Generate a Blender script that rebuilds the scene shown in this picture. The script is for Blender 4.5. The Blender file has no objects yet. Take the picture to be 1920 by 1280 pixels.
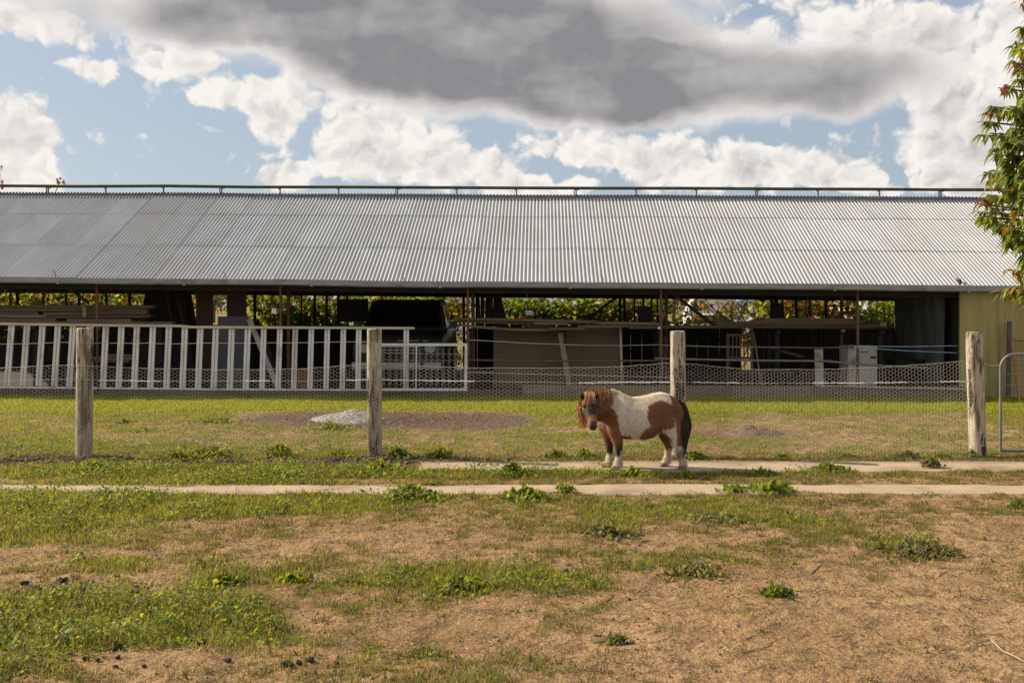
import bpy, bmesh, math, random
import numpy as np
from mathutils import Vector, Matrix
random.seed(7)
RNG = np.random.default_rng(11)
SC = bpy.context.scene
COL = SC.collection
R = math.radians

# ------------------------------------------------------------------ camera
# eye height 1.68 m, photograph 1920 px wide, focal length 1930 px, horizon on row 578
F, H, HZ = 1930.0, 1.68, 578.0
cam_d = bpy.data.cameras.new('camera')
cam = bpy.data.objects.new('camera', cam_d); COL.objects.link(cam)
cam.location = (0, 0, H); cam.rotation_euler = (R(90), 0, 0)
cam_d.sensor_width = 36.0; cam_d.lens = 36.0 * F / 1920.0
cam_d.shift_y = -(640 - HZ) / 1920.0
cam_d.clip_start = 0.1; cam_d.clip_end = 5000
SC.camera = cam

# ------------------------------------------------------------------ sun, sky, exposure
SUN_AZ, SUN_EL = math.atan2(-0.94, 0.34), R(34)      # from the left, a little behind the shed
to_sun = Vector((math.sin(SUN_AZ) * math.cos(SUN_EL), math.cos(SUN_AZ) * math.cos(SUN_EL), math.sin(SUN_EL)))
sun_d = bpy.data.lights.new('sun', 'SUN'); sun_d.energy = 5.0; sun_d.angle = R(0.53); sun_d.color = (1.0, 0.87, 0.68)
sun = bpy.data.objects.new('sun', sun_d); COL.objects.link(sun)
sun.rotation_euler = (-to_sun).to_track_quat('-Z', 'Y').to_euler()
sun.location = to_sun * 50
SC.view_settings.view_transform = 'Standard'; SC.view_settings.look = 'None'
SC.view_settings.gamma = 1.0; SC.view_settings.use_curve_mapping = False
SC.view_settings.exposure = 0.60
SC.cycles.use_denoising = True
SC.cycles.max_bounces = 8; SC.cycles.transparent_max_bounces = 8
SC.cycles.sample_clamp_indirect = 6.0

def build_world():
    w = bpy.data.worlds.new('World'); SC.world = w; w.use_nodes = True
    nt = w.node_tree; N = nt.nodes; L = nt.links; N.clear()
    out = N.new('ShaderNodeOutputWorld'); bg = N.new('ShaderNodeBackground')
    bg.inputs['Strength'].default_value = 0.056; L.new(bg.outputs[0], out.inputs[0])
    sky = N.new('ShaderNodeTexSky'); sky.sky_type = 'NISHITA'; sky.sun_disc = False
    sky.sun_elevation = SUN_EL; sky.sun_rotation = SUN_AZ % (2 * math.pi)
    sky.air_density = 1.0; sky.dust_density = 1.6; sky.ozone_density = 1.5
    def plug(sock, v):
        if isinstance(v, (int, float)): sock.default_value = v
        elif isinstance(v, (tuple, list)): sock.default_value = v
        else: L.new(v, sock)
    def m(op, a, b=None, c=None, clamp=False):
        n = N.new('ShaderNodeMath'); n.operation = op; n.use_clamp = clamp
        plug(n.inputs[0], a)
        if b is not None: plug(n.inputs[1], b)
        if c is not None: plug(n.inputs[2], c)
        return n.outputs[0]
    def vm(op, a, b=None, scale=None):
        n = N.new('ShaderNodeVectorMath'); n.operation = op
        plug(n.inputs[0], a)
        if b is not None: plug(n.inputs[1], b)
        if scale is not None: plug(n.inputs['Scale'], scale)
        return n.outputs['Value'] if op in ('DOT_PRODUCT', 'LENGTH') else n.outputs[0]
    def noise(vec, scale, detail, rough=0.55, color=False, dist=0.0):
        n = N.new('ShaderNodeTexNoise'); n.noise_dimensions = '3D'
        plug(n.inputs['Vector'], vec); n.inputs['Scale'].default_value = scale
        n.inputs['Detail'].default_value = detail; n.inputs['Roughness'].default_value = rough
        n.inputs['Distortion'].default_value = dist
        return n.outputs['Color'] if color else n.outputs['Fac']
    def sstep(x, lo, hi):
        n = N.new('ShaderNodeMapRange'); n.interpolation_type = 'SMOOTHSTEP'
        plug(n.inputs['Value'], x); n.inputs['From Min'].default_value = lo; n.inputs['From Max'].default_value = hi
        return n.outputs['Result']
    def mixc(f, a, b):
        n = N.new('ShaderNodeMix'); n.data_type = 'RGBA'
        plug(n.inputs['Factor'], f); plug(n.inputs[6], a); plug(n.inputs[7], b)
        return n.outputs[2]
    tc = N.new('ShaderNodeTexCoord')
    sep = N.new('ShaderNodeSeparateXYZ'); L.new(tc.outputs['Generated'], sep.inputs[0])
    az = m('ARCTAN2', sep.outputs[0], sep.outputs[1]); el = m('ARCSINE', sep.outputs[2])
    comb = N.new('ShaderNodeCombineXYZ')
    L.new(m('MULTIPLY', az, 19.3), comb.inputs[0]); L.new(m('MULTIPLY', el, 19.3), comb.inputs[1])
    uv = comb.outputs[0]
    def ang(px, py):
        a = math.atan((px - 960) / F); e = math.atan((HZ - py) / F * math.cos(a))
        return a * 19.3, e * 19.3
    warp = vm('SUBTRACT', noise(uv, 0.7, 5, 0.55, color=True), (0.5, 0.5, 0.5))
    uw = vm('MULTIPLY_ADD', warp, (1.1, 0.8, 0.0)); N[-1].inputs[2].default_value = (0, 0, 0)
    L.new(uv, N[-1].inputs[2])
    def field(blobs):
        acc = None
        for (px, py, rx, ry, wgt) in blobs:
            u0, v0 = ang(px, py)
            d = vm('SUBTRACT', uw, (u0, v0, 0))
            d = vm('MULTIPLY', d, (100.0 / rx, 100.0 / ry, 0))
            q = m('SUBTRACT', 1.0, vm('DOT_PRODUCT', d, d), clamp=True)
            acc = m('MULTIPLY', q, wgt) if acc is None else m('MULTIPLY_ADD', q, wgt, acc)
        return acc
    cum = field([(15, 290, 125, 105, 1.25), (160, 122, 62, 30, .8), (330, 108, 130, 40, .8), (430, 172, 110, 36, .85),
                 (505, 222, 55, 42, .8), (545, 332, 72, 36, 1.0), (720, 280, 190, 80, 1.15), (900, 330, 140, 48, 1.0),
                 (650, 190, 230, 60, .8), (395, 245, 36, 14, .5), (1030, 348, 90, 26, .9),
                 (1130, 272, 200, 42, 1.0), (1290, 312, 190, 52, 1.0), (1500, 318, 170, 50, 1.1), (1600, 335, 60, 36, .7), (1790, 255, 110, 105, 1.2), (1850, 110, 170, 120, 1.1),
                 (1770, 348, 150, 26, .9), (1900, 330, 110, 120, .8), (30, 40, 200, 40, .8), (1450, 80, 330, 90, .9), (1640, 110, 160, 90, .6)])
    deck = field([(330, 25, 420, 62, 1.0), (800, 60, 540, 120, 1.3), (1010, 160, 390, 95, 1.35), (1330, 165, 420, 92, 1.4),
                  (1620, 150, 240, 75, .8), (740, 130, 240, 70, .5), (800, -130, 1000, 170, 1.0), (1250, 80, 280, 110, .6), (720, 40, 480, 95, .7), (1000, 120, 560, 110, .4)])
    # the sky outside the frame carries the same broken cloud
    far = sstep(vm('LENGTH', vm('MULTIPLY', uv, (0.085, 0.15, 0))), 0.95, 1.35)
    back = m('MULTIPLY', m('MULTIPLY_ADD', noise(uv, 0.22, 3, 0.5), 5.0, -2.05), far)
    def puff(vec):
        acc = None
        for sc_, wg in ((1.15, .56), (2.7, .31), (6.0, .13)):
            n = N.new('ShaderNodeTexVoronoi'); n.voronoi_dimensions = '2D'; n.feature = 'F1'; n.inputs['Scale'].default_value = sc_
            L.new(vec, n.inputs['Vector']); acc = m('MULTIPLY', n.outputs['Distance'], wg) if acc is None else m('MULTIPLY_ADD', n.outputs['Distance'], wg, acc)
        return m('SUBTRACT', 1.0, acc)
    fine = vm('MULTIPLY_ADD', vm('SUBTRACT', noise(uv, 2.4, 5, 0.6, color=True), (0.5, 0.5, 0.5)), (0.55, 0.55, 0.0)); L.new(uw, N[-1].inputs[2])
    b1 = puff(fine); b2 = puff(vm('ADD', fine, (-0.09, 0.13, 0.0)))
    n1 = noise(uw, 1.0, 6, 0.5)
    nb = noise(vm('MULTIPLY', uv, (0.5, 1.2, 1)), 0.62, 6, 0.5)
    dc = m('ADD', m('MULTIPLY_ADD', n1, 1.3, -1.92), m('MULTIPLY', m('ADD', cum, m('MAXIMUM', back, 0.0)), 1.15))
    dc = m('MULTIPLY_ADD', b1, 1.75, dc)
    ac = sstep(dc, -0.05, 0.50)
    lit = m('MULTIPLY_ADD', m('SUBTRACT', b1, b2), 1.7, 0.52)
    lit = m('SUBTRACT', lit, m('MULTIPLY', sstep(dc, 0.45, 1.5), 0.42))
    lit = m('ADD', lit, m('MULTIPLY', n1, 0.75))
    ccol = mixc(m('MULTIPLY', lit, 1.0, clamp=True), (6.0, 5.75, 5.7, 1), (11.2, 10.7, 10.1, 1))
    dk = m('ADD', m('MULTIPLY_ADD', nb, 1.5, -1.05), m('MULTIPLY', m('ADD', deck, m('MULTIPLY', back, 0.4)), 1.15))
    dk = m('MULTIPLY_ADD', m('SUBTRACT', n1, 0.5), 0.7, dk)
    dk = m('MULTIPLY_ADD', m('SUBTRACT', b1, 0.6), 0.12, dk)
    ak = sstep(dk, 0.0, 0.75)
    dark = m('SUBTRACT', sstep(dk, 0.10, 2.0), m('MULTIPLY', m('SUBTRACT', nb, 0.47), 1.9), clamp=True)
    dark = m('SUBTRACT', dark, m('MULTIPLY', m('SUBTRACT', n1, 0.5), 0.8), clamp=True)
    dark = m('SUBTRACT', dark, m('MULTIPLY', m('SUBTRACT', b1, b2), 0.10), clamp=True)
    kcol = mixc(dark, (9.4, 9.0, 8.7, 1), (3.1, 3.03, 3.2, 1))
    pale = mixc(0.45, sky.outputs[0], (7.4, 8.5, 9.8, 1))
    c = mixc(ac, pale, ccol)
    c = mixc(ak, c, kcol)
    L.new(c, bg.inputs[0])
build_world()

# ------------------------------------------------------------------ helpers
def P(px, py, Y):
    """the point that lies Y metres away on the photograph's column px and row py"""
    return Vector(((px - 960) * Y / F, Y, H - (py - HZ) * Y / F))
def G(px, py):
    Y = F * H / (py - HZ)
    return Vector(((px - 960) * Y / F, Y, 0.0))

_perm = np.random.default_rng(3).random((256, 256))
def vnoise(x, y):
    xi = np.floor(x).astype(int); yi = np.floor(y).astype(int)
    fx = x - xi; fy = y - yi
    fx = fx * fx * (3 - 2 * fx); fy = fy * fy * (3 - 2 * fy)
    a = _perm[xi % 256, yi % 256]; b = _perm[(xi + 1) % 256, yi % 256]
    c = _perm[xi % 256, (yi + 1) % 256]; d = _perm[(xi + 1) % 256, (yi + 1) % 256]
    return (a * (1 - fx) + b * fx) * (1 - fy) + (c * (1 - fx) + d * fx) * fy
def fbm(x, y, oct=4):
    x = np.asarray(x, float); y = np.asarray(y, float)
    s = 0; a = .5; t = 0
    for k in range(oct):
        s = s + a * vnoise(x * 2 ** k + 17.3 * k, y * 2 ** k + 5.1 * k); t += a; a *= .5
    return s / t

def tag(o, label=None, cat=None, group=None, kind=None):
    if label: o['label'] = label
    if cat: o['category'] = cat
    if group: o['group'] = group
    if kind: o['kind'] = kind
    return o
def empty(name, loc, label=None, cat=None, group=None):
    o = bpy.data.objects.new(name, None); COL.objects.link(o); o.location = loc
    o.empty_display_size = 0.2
    return tag(o, label, cat, group)
def world_loc(o):
    v = Vector((0, 0, 0))
    while o is not None: v = v + o.location; o = o.parent
    return v
def link_mesh(name, me, mat, parent=None, loc=None):
    if mat is not None and not me.materials: me.materials.append(mat)
    o = bpy.data.objects.new(name, me); COL.objects.link(o)
    if parent is not None: o.parent = parent
    if loc is not None: o.location = loc
    return o
def np_mesh(name, V, Fc, mat, parent=None, cols=None, smooth=False, loc=None, colname='Col'):
    V = np.asarray(V, np.float32); Fc = np.asarray(Fc, np.int32)
    off = Vector((0, 0, 0))
    if parent is not None: off = world_loc(parent)
    if loc is not None: off = off + Vector(loc)
    V = V - np.array(off, np.float32)
    me = bpy.data.meshes.new(name); n = len(V); k = Fc.shape[1]
    me.vertices.add(n); me.vertices.foreach_set('co', V.ravel())
    me.loops.add(Fc.size); me.loops.foreach_set('vertex_index', Fc.ravel())
    me.polygons.add(len(Fc)); me.polygons.foreach_set('loop_start', np.arange(0, Fc.size, k, dtype=np.int32))
    me.update(calc_edges=True)
    if smooth: me.polygons.foreach_set('use_smooth', np.ones(len(Fc), bool))
    if cols is not None:
        at = me.color_attributes.new(colname, 'FLOAT_COLOR', 'POINT')
        c4 = np.ones((n, 4), np.float32); c4[:, :3] = cols; at.data.foreach_set('color', c4.ravel())
    me.validate()
    return link_mesh(name, me, mat, parent, loc)

class MB:
    """collects shapes and links them as ONE mesh object"""
    def __init__(s): s.v = []; s.f = []
    def add(s, V, Fc):
        b = len(s.v); s.v += [Vector(p) for p in V]; s.f += [tuple(i + b for i in f) for f in Fc]; return s
    def box(s, c, size, rot=None):
        hx, hy, hz = size[0] / 2, size[1] / 2, size[2] / 2; c = Vector(c)
        V = [Vector((x, y, z)) for x in (-hx, hx) for y in (-hy, hy) for z in (-hz, hz)]
        if rot is not None: V = [rot @ p for p in V]
        return s.add([c + p for p in V], [(0, 1, 3, 2), (4, 6, 7, 5), (0, 4, 5, 1), (2, 3, 7, 6), (0, 2, 6, 4), (1, 5, 7, 3)])
    def bar(s, p0, p1, w, h, up=(0, 0, 1)):
        p0 = Vector(p0); p1 = Vector(p1); d = (p1 - p0).normalized(); u = Vector(up)
        a = d.cross(u)
        if a.length < 1e-3: a = d.cross(Vector((0, 1, 0)))
        a.normalize(); b = a.cross(d).normalized()
        V = []
        for p in (p0, p1):
            for i, j in ((-1, -1), (1, -1), (1, 1), (-1, 1)): V.append(p + a * (i * w / 2) + b * (j * h / 2))
        return s.add(V, [(0, 3, 2, 1), (4, 5, 6, 7), (0, 1, 5, 4), (1, 2, 6, 5), (2, 3, 7, 6), (3, 0, 4, 7)])
    def tube(s, pts, r, n=8, cap=True):
        pts = [Vector(p) for p in pts]; rs = list(np.interp(np.linspace(0, 1, len(pts)), np.linspace(0, 1, len(r)), r)) if isinstance(r, (list, tuple)) else [r] * len(pts)
        V = []; Fc = []; prev = None
        for i, p in enumerate(pts):
            d = (pts[min(i + 1, len(pts) - 1)] - pts[max(i - 1, 0)])
            d = d.normalized() if d.length > 1e-9 else Vector((0, 0, 1))
            ref = prev if prev is not None else (Vector((0, 0, 1)) if abs(d.z) < .9 else Vector((1, 0, 0)))
            a = (ref - d * ref.dot(d))
            if a.length < 1e-4: a = d.orthogonal()
            a.normalize(); prev = a; b = d.cross(a)
            for k in range(n):
                t = 2 * math.pi * k / n; V.append(p + (a * math.cos(t) + b * math.sin(t)) * rs[i])
        for i in range(len(pts) - 1):
            for k in range(n):
                k2 = (k + 1) % n; Fc.append((i * n + k, i * n + k2, (i + 1) * n + k2, (i + 1) * n + k))
        if cap: Fc.append(tuple(range(n - 1, -1, -1))); Fc.append(tuple((len(pts) - 1) * n + k for k in range(n)))
        return s.add(V, Fc)
    def rings(s, rings, cap=True, close=True):
        n = len(rings[0]); V = [p for r in rings for p in r]; Fc = []
        for i in range(len(rings) - 1):
            for k in range(n if close else n - 1):
                k2 = (k + 1) % n; Fc.append((i * n + k, i * n + k2, (i + 1) * n + k2, (i + 1) * n + k))
        if cap: Fc.append(tuple(range(n - 1, -1, -1))); Fc.append(tuple((len(rings) - 1) * n + k for k in range(n)))
        return s.add(V, Fc)
    def prism(s, poly, axis, a, b):
        """extrude a closed 2-D outline along x, y or z from a to b"""
        def pt(u, v, w): return {'x': (w, u, v), 'y': (u, w, v), 'z': (u, v, w)}[axis]
        n = len(poly); V = [pt(u, v, a) for u, v in poly] + [pt(u, v, b) for u, v in poly]
        Fc = [tuple(range(n - 1, -1, -1)), tuple(range(n, 2 * n))] + [(k, (k + 1) % n, n + (k + 1) % n, n + k) for k in range(n)]
        return s.add(V, Fc)
    def build(s, name, mat, parent=None, smooth=False, bevel=0.0, loc=None):
        off = world_loc(parent) if parent is not None else Vector((0, 0, 0))
        if loc is not None: off = off + Vector(loc)
        me = bpy.data.meshes.new(name); me.from_pydata([p - off for p in s.v], [], s.f)
        bm = bmesh.new(); bm.from_mesh(me)
        bmesh.ops.recalc_face_normals(bm, faces=bm.faces)
        if bevel: bmesh.ops.bevel(bm, geom=bm.edges[:], offset=bevel, segments=1, affect='EDGES', profile=.5)
        bm.to_mesh(me); bm.free()
        if smooth:
            me.polygons.foreach_set('use_smooth', np.ones(len(me.polygons), bool))
            try: me.set_sharp_from_angle(angle=R(45))
            except Exception: pass
        return link_mesh(name, me, mat, parent, loc)

def pmat(name, c1, c2=None, scale=6.0, rough=0.8, metal=0.0, bump=0.0, bscale=None, stretch=(1, 1, 1), detail=5,
         spec=0.3, attr=None, transl=0.0, rand=0.0, c3=None, s3=2.0, lo=0.35, hi=0.65, tint=None):
    mt = bpy.data.materials.new(name); mt.use_nodes = True
    nt = mt.node_tree; N = nt.nodes; L = nt.links
    b = N['Principled BSDF']; b.inputs['Roughness'].default_value = rough; b.inputs['Metallic'].default_value = metal
    b.inputs['Specular IOR Level'].default_value = spec
    tc = N.new('ShaderNodeTexCoord'); mp = N.new('ShaderNodeMapping'); L.new(tc.outputs['Object'], mp.inputs[0])
    mp.inputs['Scale'].default_value = stretch
    def nz(sc, det=detail):
        n = N.new('ShaderNodeTexNoise'); n.inputs['Scale'].default_value = sc; n.inputs['Detail'].default_value = det
        n.inputs['Roughness'].default_value = .6; L.new(mp.outputs[0], n.inputs['Vector']); return n.outputs['Fac']
    def rng(x, a, bb):
        n = N.new('ShaderNodeMapRange'); L.new(x, n.inputs[0]); n.inputs[1].default_value = a; n.inputs[2].default_value = bb
        return n.outputs[0]
    def mix(f, a, bb, typ='MIX'):
        n = N.new('ShaderNodeMix'); n.data_type = 'RGBA'; n.blend_type = typ
        if isinstance(f, float): n.inputs[0].default_value = f
        else: L.new(f, n.inputs[0])
        for s_, v in ((n.inputs[6], a), (n.inputs[7], bb)):
            if isinstance(v, tuple): s_.default_value = (*v, 1)
            else: L.new(v, s_)
        return n.outputs[2]
    if attr:
        at = N.new('ShaderNodeAttribute'); at.attribute_name = attr; col = at.outputs['Color']
        if c2 is not None: col = mix(rng(nz(scale), lo, hi), mix(1.0, col, c2, 'MULTIPLY'), col)
    else:
        rgb = N.new('ShaderNodeRGB'); rgb.outputs[0].default_value = (*c1, 1); col = rgb.outputs[0]
        if c2 is not None: col = mix(rng(nz(scale), lo, hi), c1, c2)
    if c3 is not None: col = mix(rng(nz(s3), .52, .68), col, c3)
    if rand:
        oi = N.new('ShaderNodeObjectInfo'); hs = N.new('ShaderNodeHueSaturation')
        mr = N.new('ShaderNodeMapRange'); L.new(oi.outputs['Random'], mr.inputs[0])
        mr.inputs[3].default_value = 1 - rand; mr.inputs[4].default_value = 1 + rand
        L.new(mr.outputs[0], hs.inputs['Value']); L.new(col, hs.inputs['Color']); col = hs.outputs[0]
    L.new(col, b.inputs['Base Color'])
    if bump:
        bp = N.new('ShaderNodeBump'); bp.inputs['Strength'].default_value = 1.0; bp.inputs['Distance'].default_value = bump
        L.new(nz(bscale or scale * 3), bp.inputs['Height']); L.new(bp.outputs[0], b.inputs['Normal'])
    if transl:
        tr = N.new('ShaderNodeBsdfTranslucent'); ms = N.new('ShaderNodeMixShader'); ms.inputs[0].default_value = transl
        tcol = mix(1.0, col, tint or (1.0, 1.0, .55), 'MULTIPLY'); L.new(tcol, tr.inputs[0])
        L.new(b.outputs[0], ms.inputs[1]); L.new(tr.outputs[0], ms.inputs[2])
        L.new(ms.outputs[0], N['Material Output'].inputs[0])
    return mt

M = {
 'roof': pmat('weathered_zinc', (.39, .40, .415), (.335, .345, .355), 3.0, .62, .0, .002, 30, (1, .35, .35), rand=.06, c3=(.345, .34, .335), s3=1.3, spec=.2),
 'ridge': pmat('ridge_metal', (.16, .165, .18), (.11, .11, .12), 4, .6, .2),
 'gutter': pmat('gutter_paint', (.30, .31, .31), (.22, .23, .23), 3, .5, .2, stretch=(1, 3, 3), c3=(.16, .15, .13)),
 'moss_pipe': pmat('mossy_pipe', (.10, .10, .045), (.05, .05, .035), 7, .8),
 'rust': pmat('rusty_pipe', (.19, .095, .07), (.11, .06, .05), 9, .8, .1, .001, 60),
 'rust_bright': pmat('orange_rust', (.36, .16, .08), (.25, .11, .06), 9, .8, .1),
 'galv': pmat('galvanised_steel', (.21, .205, .20), (.15, .145, .14), 12, .6, .3),
 'wire': pmat('fence_wire', (.48, .46, .41), (.38, .36, .31), 6, .5, .1),
 'tape': pmat('white_tape', (.75, .73, .70), None, rough=.6),
 'blue_rope': pmat('blue_rope', (.20, .35, .55), None, rough=.7),
 'dark_timber': pmat('dark_timber', (.035, .028, .022), (.02, .016, .013), 5, .85, stretch=(1, 1, .3)),
 'shade_black_timber': pmat('shade_black_timber', (.034, .029, .025), (.022, .019, .017), 5, .9),  # for the shed interior, set near black to stand in for shade
 'plank': pmat('weathered_plank', (.20, .145, .10), (.12, .09, .065), 4, .85, bump=.002, bscale=25, stretch=(.25, 3, 3), rand=.35),
 'post': pmat('weathered_post', (.46, .40, .32), (.29, .245, .185), 8, .9, bump=.02, bscale=12, stretch=(2.2, 2.2, .30), detail=9, rand=.10, c3=(.085, .066, .045), s3=3.6, lo=.44, hi=.56),
 'concrete': pmat('old_concrete', (.41, .315, .22), (.32, .24, .165), 2.6, .9, bump=.006, bscale=50, c3=(.25, .175, .11), s3=1.5),
 'yellow_clad': pmat('yellow_cladding', (.36, .31, .115), (.30, .26, .10), 2, .6, stretch=(3, 3, .3), c3=(.24, .20, .09), s3=1.5),
 'alu': pmat('painted_steel', (.74, .73, .72), (.60, .585, .57), 4, .5, .0, stretch=(2, 2, .6), c3=(.42, .38, .33), s3=2.4),
 'rail_wood': pmat('rail_paint', (.55, .50, .40), (.42, .37, .28), 5, .7, stretch=(.4, 2, 2)),
 'white_paint': pmat('white_enamel', (.66, .66, .65), (.56, .55, .53), 7, .5),
 'spring': pmat('spring_steel', (.42, .41, .40), None, rough=.45, metal=.5),
 'panel_brown': pmat('brown_board', (.15, .115, .075), (.115, .088, .058), 1.6, .8),
 'door_brown': pmat('brown_door', (.06, .026, .016), (.04, .018, .012), 3, .6, stretch=(2, 2, .4)),
 'grey_board': pmat('grey_board', (.10, .10, .105), (.085, .085, .09), 2, .7),
 'white_board': pmat('white_board', (.50, .48, .42), (.40, .38, .33), 3, .7, c3=(.22, .17, .11), s3=3),
 'light_wood': pmat('light_wood', (.30, .23, .14), (.22, .165, .10), 6, .8),
 'car_paint': pmat('dark_car_paint', (.022, .023, .021), (.03, .029, .026), 2, .35, spec=.5),
 'glass': pmat('dark_glass', (.006, .006, .007), None, rough=.08, spec=.6),
 'chrome': pmat('dull_chrome', (.40, .40, .40), None, rough=.25, metal=.9),
 'lamp_glass': pmat('headlamp_glass', (.45, .45, .43), None, rough=.15, spec=.6),
 'rubber': pmat('rubber', (.02, .02, .02), None, rough=.85),
 'tarp': pmat('black_sheeting', (.06, .064, .07), (.11, .118, .125), 2.5, .5, stretch=(4, 4, .5)),
 'brick': pmat('terracotta', (.30, .12, .07), (.22, .09, .05), 8, .9),
 'bark': pmat('bark', (.12, .085, .06), (.07, .05, .035), 12, .9, bump=.004),
 'stem': pmat('vine_stem', (.07, .045, .035), (.045, .03, .025), 8, .9),
 'leaf': pmat('foliage', (1, 1, 1), None, rough=.55, attr='Col', transl=.55, spec=.25, tint=(1.15, 1.05, .5)),
 'gloss_leaf': pmat('glossy_leaf', (1, 1, 1), None, rough=.34, attr='Col', transl=.45, spec=.7, tint=(1.15, 1.1, .5)),
 'grass': pmat('grass_blades', (1, 1, 1), None, rough=.6, attr='Col', transl=.55, spec=.2, tint=(1.15, 1.05, .45)),
 'clod': pmat('dung_clod', (.085, .06, .042), (.045, .033, .024), 9, .95, bump=.006, bscale=40),
 'soil_clod': pmat('soil_clod', (.17, .115, .075), (.11, .075, .05), 8, .95, bump=.004, bscale=40),
 'stick': pmat('dry_stick', (.22, .16, .11), (.14, .10, .07), 9, .9),
}
def post_material():
    mt = bpy.data.materials.new('weathered_post'); mt.use_nodes = True
    nt = mt.node_tree; N = nt.nodes; L = nt.links; b = N['Principled BSDF']; b.inputs['Roughness'].default_value = .9; b.inputs['Specular IOR Level'].default_value = .15
    tc = N.new('ShaderNodeTexCoord')
    def nz(scale, st, det=6, r=.6):
        mp = N.new('ShaderNodeMapping'); L.new(tc.outputs['Object'], mp.inputs[0]); mp.inputs['Scale'].default_value = st
        n = N.new('ShaderNodeTexNoise'); n.inputs['Scale'].default_value = scale; n.inputs['Detail'].default_value = det; n.inputs['Roughness'].default_value = r
        L.new(mp.outputs[0], n.inputs['Vector']); return n.outputs['Fac']
    def rng(x, a, c):
        n = N.new('ShaderNodeMapRange'); L.new(x, n.inputs[0]); n.inputs[1].default_value = a; n.inputs[2].default_value = c; return n.outputs[0]
    def mix(f, a, c):
        n = N.new('ShaderNodeMix'); n.data_type = 'RGBA'; L.new(f, n.inputs[0])
        for s_, v in ((n.inputs[6], a), (n.inputs[7], c)):
            if isinstance(v, tuple): s_.default_value = (*v, 1)
            else: L.new(v, s_)
        return n.outputs[2]
    pale = mix(rng(nz(16, (1, 1, .25)), .35, .65), (.52, .45, .36), (.37, .305, .225))
    c = mix(rng(nz(7, (1.3, 1.3, .22), 8, .7), .50, .585), pale, (.17, .125, .08))
    c = mix(rng(nz(4.5, (1.2, 1.2, .35), 7, .7), .545, .60), c, (.06, .045, .03))
    cr = nz(26, (1.6, 1.6, .09), 4, .6); c = mix(rng(cr, .60, .66), c, (.05, .038, .028))
    L.new(c, b.inputs['Base Color'])
    bp = N.new('ShaderNodeBump'); bp.inputs['Distance'].default_value = .02; bp.inputs['Strength'].default_value = 1; L.new(nz(15, (1.5, 1.5, .14), 8, .7), bp.inputs['Height']); L.new(bp.outputs[0], b.inputs['Normal'])
    return mt
M['post'] = post_material()

# ------------------------------------------------------------------ ground
def to_lay(x, y):
    """ground position -> column and row of the layout sketch the patches are drawn in"""
    y = np.maximum(y, 0.5)
    return 960 + x * F / y, HZ + F * H / y
GREEN = [(960, 753, 3000, 20, 1.25), (1500, 763, 900, 16, .5), (150, 800, 300, 46, .42), (40, 842, 220, 20, .6), (400, 846, 170, 16, .6), (640, 850, 90, 13, .6),
 (780, 847, 90, 13, .6), (1120, 775, 200, 34, .55), (1480, 790, 560, 60, .22), (1000, 830, 400, 26, .3), (620, 800, 130, 12, .45),
 (400, 785, 70, 9, .5), (330, 886, 480, 15, 1.7), (900, 890, 320, 9, .8), (1180, 886, 120, 8, .6), (1500, 888, 520, 9, .35),
 (300, 935, 500, 34, 1.9), (120, 965, 240, 40, .7), (800, 920, 130, 13, .9), (1000, 918, 80, 11, .8), (1440, 915, 70, 8, .6), (1250, 955, 200, 24, .62),
 (1400, 965, 120, 18, .4), (1140, 985, 80, 22, .6), (1720, 1015, 120, 24, .62), (1520, 985, 160, 18, .3), (100, 1010, 170, 22, .5), (400, 1072, 76, 22, .62),
 (540, 1072, 54, 16, .55), (200, 1062, 120, 22, .5), (180, 1165, 350, 58, 1.2), (420, 1150, 130, 55, .6), (60, 1205, 180, 62, .7),
 (520, 1205, 110, 50, .4), (900, 1082, 190, 30, 1.0), (1060, 1092, 100, 20, .6), (640, 1095, 80, 16, .5), (1280, 1055, 180, 22, .5),
 (1460, 1109, 40, 12, .75), (1160, 1192, 56, 14, .5), (1000, 1182, 66, 14, .45), (800, 1222, 60, 14, .4), (700, 1236, 70, 13, .4), (620, 940, 160, 24, .4)]
BARE = [(1620, 1200, 500, 150, 1.0), (1860, 1015, 110, 50, .9), (1250, 1150, 220, 60, .35), (720, 785, 280, 22, 1.6), (520, 785, 90, 12, .8),
 (880, 790, 130, 16, .8), (1390, 812, 130, 11, .9), (1180, 1015, 220, 16, .5), (700, 1010, 260, 30, .35), (300, 865, 560, 7, .9), (750, 867, 160, 8, 1.0),
 (1600, 800, 320, 22, .2), (1120, 832, 220, 12, .2), (230, 805, 170, 20, .3), (1740, 832, 220, 16, .2), (280, 1240, 280, 16, .4), (800, 1180, 200, 30, .3), (450, 1030, 220, 18, .35)]
DARKSOIL = [(720, 785, 290, 24, 1.3), (880, 792, 130, 16, .9), (300, 865, 560, 9, 1.0), (740, 866, 170, 9, 1.0), (1390, 812, 120, 11, .9), (60, 1105, 90, 14, .5)]
def blobsum(px, py, L):
    s = np.zeros_like(px)
    for cx, cy, rx, ry, w in L: s = s + w * np.clip(1.25 - ((px - cx) / rx) ** 2 - ((py - cy) / ry) ** 2, 0, 1)
    return s
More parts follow.
